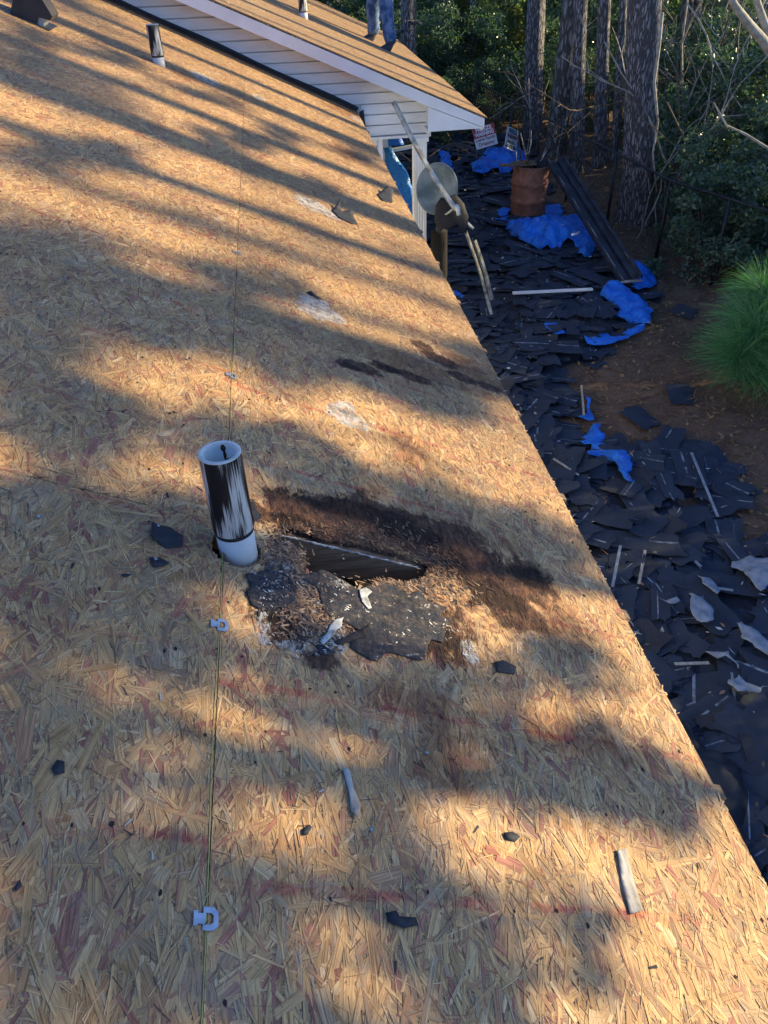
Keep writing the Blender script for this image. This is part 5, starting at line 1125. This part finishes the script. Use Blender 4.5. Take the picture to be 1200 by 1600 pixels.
for (px, py, i, s, lab) in ((1120, 425, 1, .9, 'low evergreen shrub between the thick trunk and the pine sapling'), (1180, 400, 0, 1.0, 'big evergreen shrub at the right edge above the pine sapling'), (1075, 350, 1, .85, 'evergreen shrub just right of the thickest trunk foot'), (1150, 320, 0, 1.1, None), (1090, 285, 0, 1., None), (1220, 330, 4, .9, None), (1160, 240, 4, .9, None), (1060, 240, 4, .8, None), (1240, 420, 1, 1.1, None)):
    p = on((px, py), 2, GZ); put(i, p[0], p[1], s, lab)
# shrubs behind the debris and in depth
for (x, y, i, s) in ((5.6, 20.5, 0, 1.), (3.9, 21.5, 4, .8), (6.8, 18.5, 1, 1.), (2.2, 20.8, 4, .8), (5.2, 22.6, 2, .8), (7.6, 16.2, 1, .9), (7.4, 21.5, 4, .9), (9.3, 18.6, 0, 1.2), (.6, 19, 2, .8), (2.5, 18.6, 1, .8), (4.1, 19.6, 1, .9), (-1.5, 19.5, 4, .8)):
    put(i, x, y, s)
r = np.random.default_rng(9)
sp2 = []
while len(sp2) < 70:
    y = r.uniform(22, 52); x = CAM[0] + y * r.uniform(.0, .72)
    if all((x - a) ** 2 + (y - b) ** 2 > 2.2 for a, b in sp2): sp2.append((x, y)); put(int(r.choice([2, 3, 4, 2, 0])), x, y, r.uniform(.9, 1.5))
# screen shrubs and shade trees to the right of the yard (out of view; the shrubs are added to shade the yard)
for j, y in enumerate(np.arange(-3.5, 13, 1.5)):
    put((4, 0, 2)[j % 3], 9.6 + .9 * (j % 2) + max(0, y - 6) * .25, y, (1.15, 1.35, 1.1)[j % 3], None)
for j, y in enumerate(np.arange(-3, 15, 2.2)):
    put((2, 3)[j % 2], 12.5 + .8 * (j % 2) + max(0, y - 6) * .25, y, 1.2)
for j, y in enumerate((-3.4, -1.7, 0., 1.7, 3.3)):
    put((4, 0)[j % 2], 7.4 + .3 * (j % 2), y, (1.0, 1.25)[j % 2])  # further unseen shrubs added to keep sun off the black sheet
T7 = tan(SUN_AZ)
SHG = 'pines standing right of the yard that throw the long roof shadows'
shade = [  # (strip on the roof at x=0, distance, trunk radius, low leafy branches)
 (5.2, 12.5, .27, 0), (4.36, 16., .13, 0), (6.02, 15, .17, 0), (6.6, 24, .10, 0), (7.3, 13, .24, 1), (2.95, 15, .20, 0), (3.2, 21., .10, 1), (1.62, 8.2, .04, 0), (.93, 7., .025, 0), (.1, 6.6, .03, 0), (-.3, 14, .12, 1), (8.25, 13, .13, 0), (9.4, 22, .10, 0), (3.75, 22, .10, 1), (10.4, 16, .15, 0), (11.6, 19, .16, 0)]
# leafy boughs added out of view to shade the roof, (x, y, rx, ry, clumps) of each shade spot
SHADE_BOUGH = {0: [(130, 235, 120, 18, 6), (340, 225, 80, 14, 4), (470, 290, 50, 8, 3), (80, 100, 50, 10, 2), (560, 235, 30, 8, 2)], 4: [(150, 90, 60, 8, 3), (330, 150, 60, 8, 3), (450, 210, 40, 6, 2), (40, 60, 30, 6, 2)],
         5: [(60, 400, 80, 35, 8), (150, 470, 150, 40, 14), (330, 500, 110, 30, 9), (50, 540, 60, 30, 5), (520, 575, 90, 22, 7), (680, 625, 80, 14, 5), (400, 440, 70, 12, 3), (730, 570, 30, 20, 2)],
         7: [(230, 838, 110, 14, 9), (60, 830, 60, 14, 4), (130, 650, 150, 26, 7), (330, 690, 50, 14, 3), (480, 740, 60, 25, 4), (640, 790, 70, 25, 5), (780, 840, 80, 18, 5), (900, 860, 30, 12, 2)],
         8: [(150, 930, 160, 40, 7), (300, 1000, 90, 30, 3), (500, 1050, 110, 14, 3), (700, 1080, 110, 20, 4), (880, 1040, 60, 22, 3), (420, 900, 60, 20, 3), (60, 1080, 60, 16, 2), (930, 1190, 60, 20, 3), (1030, 1240, 40, 16, 3), (800, 1180, 60, 14, 2)],
         9: [(80, 1200, 90, 30, 3), (60, 1330, 80, 30, 2), (250, 1350, 70, 14, 2), (600, 1330, 50, 12, 2), (120, 1500, 140, 40, 4), (700, 1495, 80, 14, 3), (420, 1440, 60, 10, 2), (880, 1440, 40, 12, 1)]}
SHADE_LIMBS = {8: [((520, 1120), (640, 1105), (800, 1130)), ((120, 1010), (260, 985), (420, 1010)), ((600, 1190), (760, 1160), (930, 1150)), ((0, 1105), (160, 1122), (330, 1140)), ((740, 1232), (880, 1262), (1010, 1284)), ((330, 1190), (460, 1228), (640, 1240))], 9: [((500, 1390), (660, 1370), (840, 1400)), ((180, 1420), (300, 1400), (470, 1412)), ((700, 1560), (820, 1530), (960, 1535)), ((390, 1502), (540, 1490), (620, 1505)), ((0, 1290), (90, 1240), (180, 1225))], 7: [((0, 755), (120, 735), (240, 745)), ((430, 655), (620, 690), (760, 760))]}  # limb lines added up-sun of the roof for their thin shadows
def up_sun(p, xd):
    u_, y_ = onroof(p); P = rp(u_, y_); return P + np.array(SUN) * ((xd - P[0]) / SUN[0])
for i, (w_, xd, rr, low) in enumerate(shade):
    r = np.random.default_rng(400 + i); y = w_ + xd * T7; z0 = float(hgt([(xd, y)])[0]); t = empty('pine_tree', (xd, y, z0), 'tall straight pine standing out of view right of the yard', 'tree', SHG)
    H = 17; V, F = trunk_mesh(H, rr, rr * .4, 400 + i, (0, r.normal(0, .006)), 60, 14, .05); mesh('trunk', V, F, BARK, t, True)
    mb = MB(); tips = []
    for q in range(16):
        zz = r.uniform(10.5, 16.5); ph = r.uniform(0, 2 * pi); pts = branch_pts((0, 0, zz), (cos(ph), sin(ph), .15), r.uniform(1, 2.4), 4, 0, r); mb.tube(pts, np.linspace(.04, .01, 5), 5, False); tips += pts[2:]
    lowt = []
    for q in range(low * 4):
        zz = 2.1 + .2867 * xd + r.uniform(-.4, 1.7); ph = r.uniform(0, 2 * pi); pts = branch_pts((0, 0, zz), (cos(ph) * .5, sin(ph), .2), r.uniform(.6, 1.7), 4, 0, r); mb.tube(pts, np.linspace(.03, .006, 5), 5, False); lowt += pts[2:]
        for e in range(2): s2_ = branch_pts(pts[2], (r.normal(), r.normal(), r.normal()), .5, 3, 0, r); mb.tube(s2_, [.01, .008, .006, .004], 4, False); lowt += s2_[2:]
    bl = []
    for (bx, by, brx, bry, nb_) in SHADE_BOUGH.get(i, ()):
        for q in range(nb_):
            aa, rr_ = r.uniform(0, 2 * pi), math.sqrt(r.random()); P = up_sun((bx + brx * rr_ * cos(aa), by + bry * rr_ * sin(aa)), xd + r.uniform(-.8, .8)) - np.array([xd, y, z0]); bl.append(P)
            a0 = np.array([0, 0, P[2] - .15 * abs(P[1]) - .1]); mm = (a0 + P) / 2 + np.array([0, 0, .06]); mb.tube([a0, mm, P], [.012, .008, .004], 4, False)
    for L3 in SHADE_LIMBS.get(i, ()):
        Q = [up_sun(p, xd - 1.5 + .4 * e) - np.array([xd, y, z0]) for e, p in enumerate(L3)]; mb.tube([np.array([0, 0, Q[0][2] - .2])] + Q, [.03, .020, .018, .010], 6, False)
    mb.build('limbs', BARK, t, True); V, c = leaves_mesh('crown', tips, 2200, (.5, .5, .4), .14, 500 + i, 0, .2)
    if lowt: V2, c2 = leaves_mesh('crown', lowt, 110 * low, (.20, .20, .13), .085, 600 + i, 0, .3); V = np.concatenate([V, V2]); c = np.concatenate([c, c2])
    if bl: V3, c3 = leaves_mesh('crown', bl, 80 * len(bl), (.11, .14, .09) if i > 7 else (.16, .20, .12), .04 if i > 7 else .05 if i > 5 else .07, 650 + i, 0, .3); V = np.concatenate([V, V3]); c = np.concatenate([c, c3])
    bigmesh('crown', V, 4, LEAFG, t, col=c)

# bare twiggy saplings, vines
def twigs(name, base, d, L, lab, mat, seed, depth=3, r0=.012, droop=0., group=None):
    r = np.random.default_rng(seed); mb = MB(); base = np.array(base, float)
    def rec(a, d, L, r0, lv):
        pts = branch_pts(a, d, L, 6, droop, r); mb.tube(pts, np.linspace(r0, r0 * .45, 7), 5 if lv == 0 else 4, False)
        if lv < depth:
            for q in range(3 if lv == 0 else 2):
                i = r.integers(2, 6); dd = (pts[i] - pts[i - 1]); dd = dd / np.linalg.norm(dd) + r.normal(0, .55, 3); rec(pts[i], dd, L * r.uniform(.4, .65), r0 * .55, lv + 1)
    rec(np.zeros(3), d, L, r0, 0); o = mb.build(name, mat); o.location = tuple(base); tag(o, lab, 'sapling' if 'sapling' in name else 'branch', group); return o
for i, (px, py, y_, d, L, r0, lab) in enumerate(((822, 262, None, (-.03, 0, 1), 1.6, .014, 'bare pale sapling standing right of the narrow sign'), (815, 262, None, (-.2, 0, 1), 1.2, .010, 'thin crooked twig behind the two signs'), (862, 268, None, (.4, 0, .8), 1.3, .010, 'bare twigs rising behind the barrel'), (880, 262, None, (.9, .1, .35), 1.6, .012, 'long bare twig reaching right from the barrel'),
        (1120, 300, None, (-.5, -.1, .9), 1.8, .014, 'forked bare branch in front of the evergreens right of the thick trunk'), (1040, 235, None, (.3, -.2, 1.), 2.2, .014, 'bare vine tangle hanging beside the thickest trunk'), (1075, 440, None, (.7, -.1, .8), 1.6, .010, 'dry thin branches before the evergreen shrub'), (1100, 440, None, (.9, -.2, .6), 1.5, .009, 'dry thin branches left of the pine sapling'))):
    b = on((px, py), 2, GZ); b[2] = float(surf(b[:2])[0]); twigs('bare_sapling', b, d, L, lab, TWIG if i % 2 == 0 else VINE, 700 + i, 3, r0)
TW = [o for o in COL.objects if o.name.startswith('bare_sapling')][:4]; r = np.random.default_rng(41)
for q in range(34):
    o = copy_tree(TW[q % 4]); y = r.uniform(16, 27); x = CAM[0] + y * r.uniform(.22, .62); o.location = (x, y, float(hgt([(x, y)])[0])); o.rotation_euler = (0, 0, r.uniform(0, 6.28)); sc_ = r.uniform(1., 2.2); o.scale = (sc_, sc_, sc_)
    tag(o, 'bare thin sapling among the trunks of the shaded wood', 'sapling', 'bare saplings in the wood')
r = np.random.default_rng(43)
for q in range(26):
    o = copy_tree(TW[q % 4]); y = r.uniform(10.5, 16); x = CAM[0] + y * r.uniform(.46, .66); o.location = (x, y, float(hgt([(x, y)])[0])); o.rotation_euler = (r.normal(0, .3), r.normal(0, .3), r.uniform(0, 6.28)); sc_ = r.uniform(.8, 2.4); o.scale = (sc_, sc_, sc_)
    tag(o, 'bare twiggy branches tangled in the evergreen shrubs at the right', 'branch', 'bare twigs in the right hand shrubs')
# pale foreground limbs entering top right (branch of a tree right of the frame)
def limb(pxs, Yd, rads, lab, mat=TWIG, name='tree_branch'):
    P = [on(p, 1, y_) for p, y_ in zip(pxs, Yd)]; o0 = P[0]; mb = MB(); mb.tube([p - o0 for p in P], rads, 9, True, jit=.06); o = mb.build(name, mat, None, True); o.location = tuple(o0); tag(o, lab, 'branch'); return o
PALEB = simple('pale_smooth_bark', (.42, .38, .30), (.26, .23, .19), 14, .8, .003, 30)
limb([(1130, -30), (1148, 8), (1170, 38), (1190, 60), (1215, 95), (1240, 160)], [9.0, 9.0, 9.0, 9.05, 9.1, 9.2], [.035, .038, .045, .052, .058, .07], 'pale bare limb slanting in at the top right corner', PALEB)
limb([(1178, -30), (1184, 5), (1196, 40), (1210, 80)], [9.1, 9.1, 9.1, 9.1], [.03, .034, .04, .05], 'second shorter pale limb at the top right corner', PALEB)
limb([(1115, 160), (1135, 196), (1165, 210), (1200, 232), (1240, 262)], [9.6, 9.5, 9.4, 9.3, 9.2], [.008, .012, .015, .018, .022], 'thin pale branch crossing the dark evergreens at the right edge', PALEB)
limb([(1035, 20), (1030, 70), (1022, 130), (1028, 190), (1020, 240), (1026, 300)], [11.4] * 6, [.02, .022, .02, .016, .014, .010], 'pale vine climbing the right side of the thickest trunk', PALEB, 'climbing_vine')
r = np.random.default_rng(77); mb = MB()
for i in range(120):
    b = on((r.uniform(1010, 1200), r.uniform(180, 260)), 2, GZ); z1 = r.uniform(2.0, 5.); a = np.array([b[0] + r.normal(0, .3), b[1] - r.uniform(1, 4), GZ + z1]); pts = [a]; 
    n = 7; d = np.array([r.normal(0, .12), r.normal(0, .1), -1.])
    for j in range(n): d = d + r.normal(0, .13, 3); d /= np.linalg.norm(d); pts.append(pts[-1] + d * r.uniform(.1, .3))
    mb.tube(pts, np.full(n + 1, r.uniform(.003, .007)), 4, False)
tag(mb.build('hanging_vines', TWIG, kind='stuff'), 'tangle of thin dry hanging vines in front of the right hand wood', 'vines')

# pine sapling with long needles
pc = on((1190, 560), 1, 6.9)
sap = empty('pine_sapling', (pc[0] + .25, pc[1] + .1, GZ), 'bright green young pine with long drooping needles at the right edge', 'sapling'); so_ = np.array(sap.location)
mb = MB(); stem = [np.array([0, 0, -.05]), np.array([.02, 0, .2]), np.array([0, 0, .45]), np.array([.02, .05, .7])]; mb.tube(stem, [.035, .03, .022, .014], 9); mb.build('stem', VINE, sap, True)
tufts = [((1190, 455), 7.3, .9), ((1150, 566), 6.7, 1.05), ((1175, 590), 6.6, 1.), ((1160, 545), 6.8, 1.1), ((1205, 560), 6.7, 1.1), ((1175, 500), 7.0, 1.), ((1205, 480), 7.1, 1.), ((1185, 525), 6.8, 1.1), ((1235, 520), 6.8, 1.1), ((1220, 600), 6.6, 1.)]
for i, (px_, y_, sc_) in enumerate(tufts):
    c = on(px_, 1, y_) - so_; r = np.random.default_rng(800 + i); mb2 = MB(); mb2.tube([np.array([.02, .0, max(.1, min(.6, c[2] - .25))]), (np.array([.02, 0, c[2] - .15]) + c) / 2, c], [.014, .012, .010], 6); mb2.build('twig', VINE, sap, True)
    N = 430; V = []; col = []
    for q in range(N):
        d = r.normal(0, 1, 3); d /= np.linalg.norm(d); d[2] = abs(d[2]) * .7 - .15; d[0] -= .2; d /= np.linalg.norm(d); L = r.uniform(.32, .56) * sc_; b0 = c + d * .02 + r.normal(0, .012, 3); s = np.cross(d, r.normal(0, 1, 3)); s /= np.linalg.norm(s); wd = .0032; p0 = b0; 
        for seg in range(3):
            dn = d + np.array([0, 0, .15 - .22 * seg]); dn /= np.linalg.norm(dn); p1_ = p0 + dn * L / 3; w0 = wd * (1 - seg * .22); w1 = wd * (1 - (seg + 1) * .28); V += [p0 - s * w0, p0 + s * w0, p1_ + s * w1, p1_ - s * w1]; p0 = p1_; col.append([q % 10 / 10.] * 3)
    bigmesh('needle_tuft', np.array(V), 4, NEED, sap, col=np.array(col))

# leaf litter and needles on the ground
r = np.random.default_rng(31); n = 44000; x = r.uniform(1.2, 9.5, n); y = r.uniform(2.5, 24, n) ; P = np.column_stack([x, y]); ins = inpoly(P, DEB); P = P[(~ins) | (r.random(n) < .05)]
z = surf(P) + r.uniform(.005, .03, len(P)); n = len(P); C = np.column_stack([P, z]); th = r.uniform(0, 2 * pi, n); el = r.normal(0, .3, n); s = r.uniform(.012, .045, n); asp = np.where(r.random(n) < .5, .5, .06)
s = np.where(asp < .1, s * 2.2, s)
a = np.stack([np.cos(th) * np.cos(el), np.sin(th) * np.cos(el), np.sin(el)], 1) * s[:, None]; b = np.stack([-np.sin(th), np.cos(th), r.normal(0, .3, n)], 1) * (s * asp)[:, None]
V = np.stack([C - a, C + b, C + a, C - b], 1).reshape(-1, 3); o = bigmesh('leaf_litter', V, 4, DRY, None, 'stuff', col=np.repeat(r.random(n)[:, None], 3, 1)); tag(o, 'brown fallen leaves and pine needles scattered over the yard', 'leaf litter')
# sparse grit of small light scraps over debris
r = np.random.default_rng(32); n = 1500; P = np.column_stack([r.uniform(.2, 4.2, n), r.uniform(1.5, 19, n)]); P = P[inpoly(P, DEB)]; n = len(P); C = np.column_stack([P, surf(P) + r.uniform(.05, .12, n)]); th = r.uniform(0, 2 * pi, n); s = r.uniform(.006, .035, n)
a = np.stack([np.cos(th), np.sin(th), r.normal(0, .3, n)], 1) * s[:, None]; b = np.stack([-np.sin(th), np.cos(th), r.normal(0, .3, n)], 1) * (s * r.uniform(.08, .5, n))[:, None]; cc = np.array([(.34, .30, .24), (.2, .13, .09), (.42, .46, .5), (.1, .08, .07)])[r.integers(4, size=n)]
o = bigmesh('small_scraps', np.stack([C - a, C + b, C + a, C - b], 1).reshape(-1, 3), 4, CRUMB, None, 'stuff', col=cc); tag(o, 'small light bits of wood and paper scattered on the black debris', 'scraps')

bpy.context.view_layer.update()
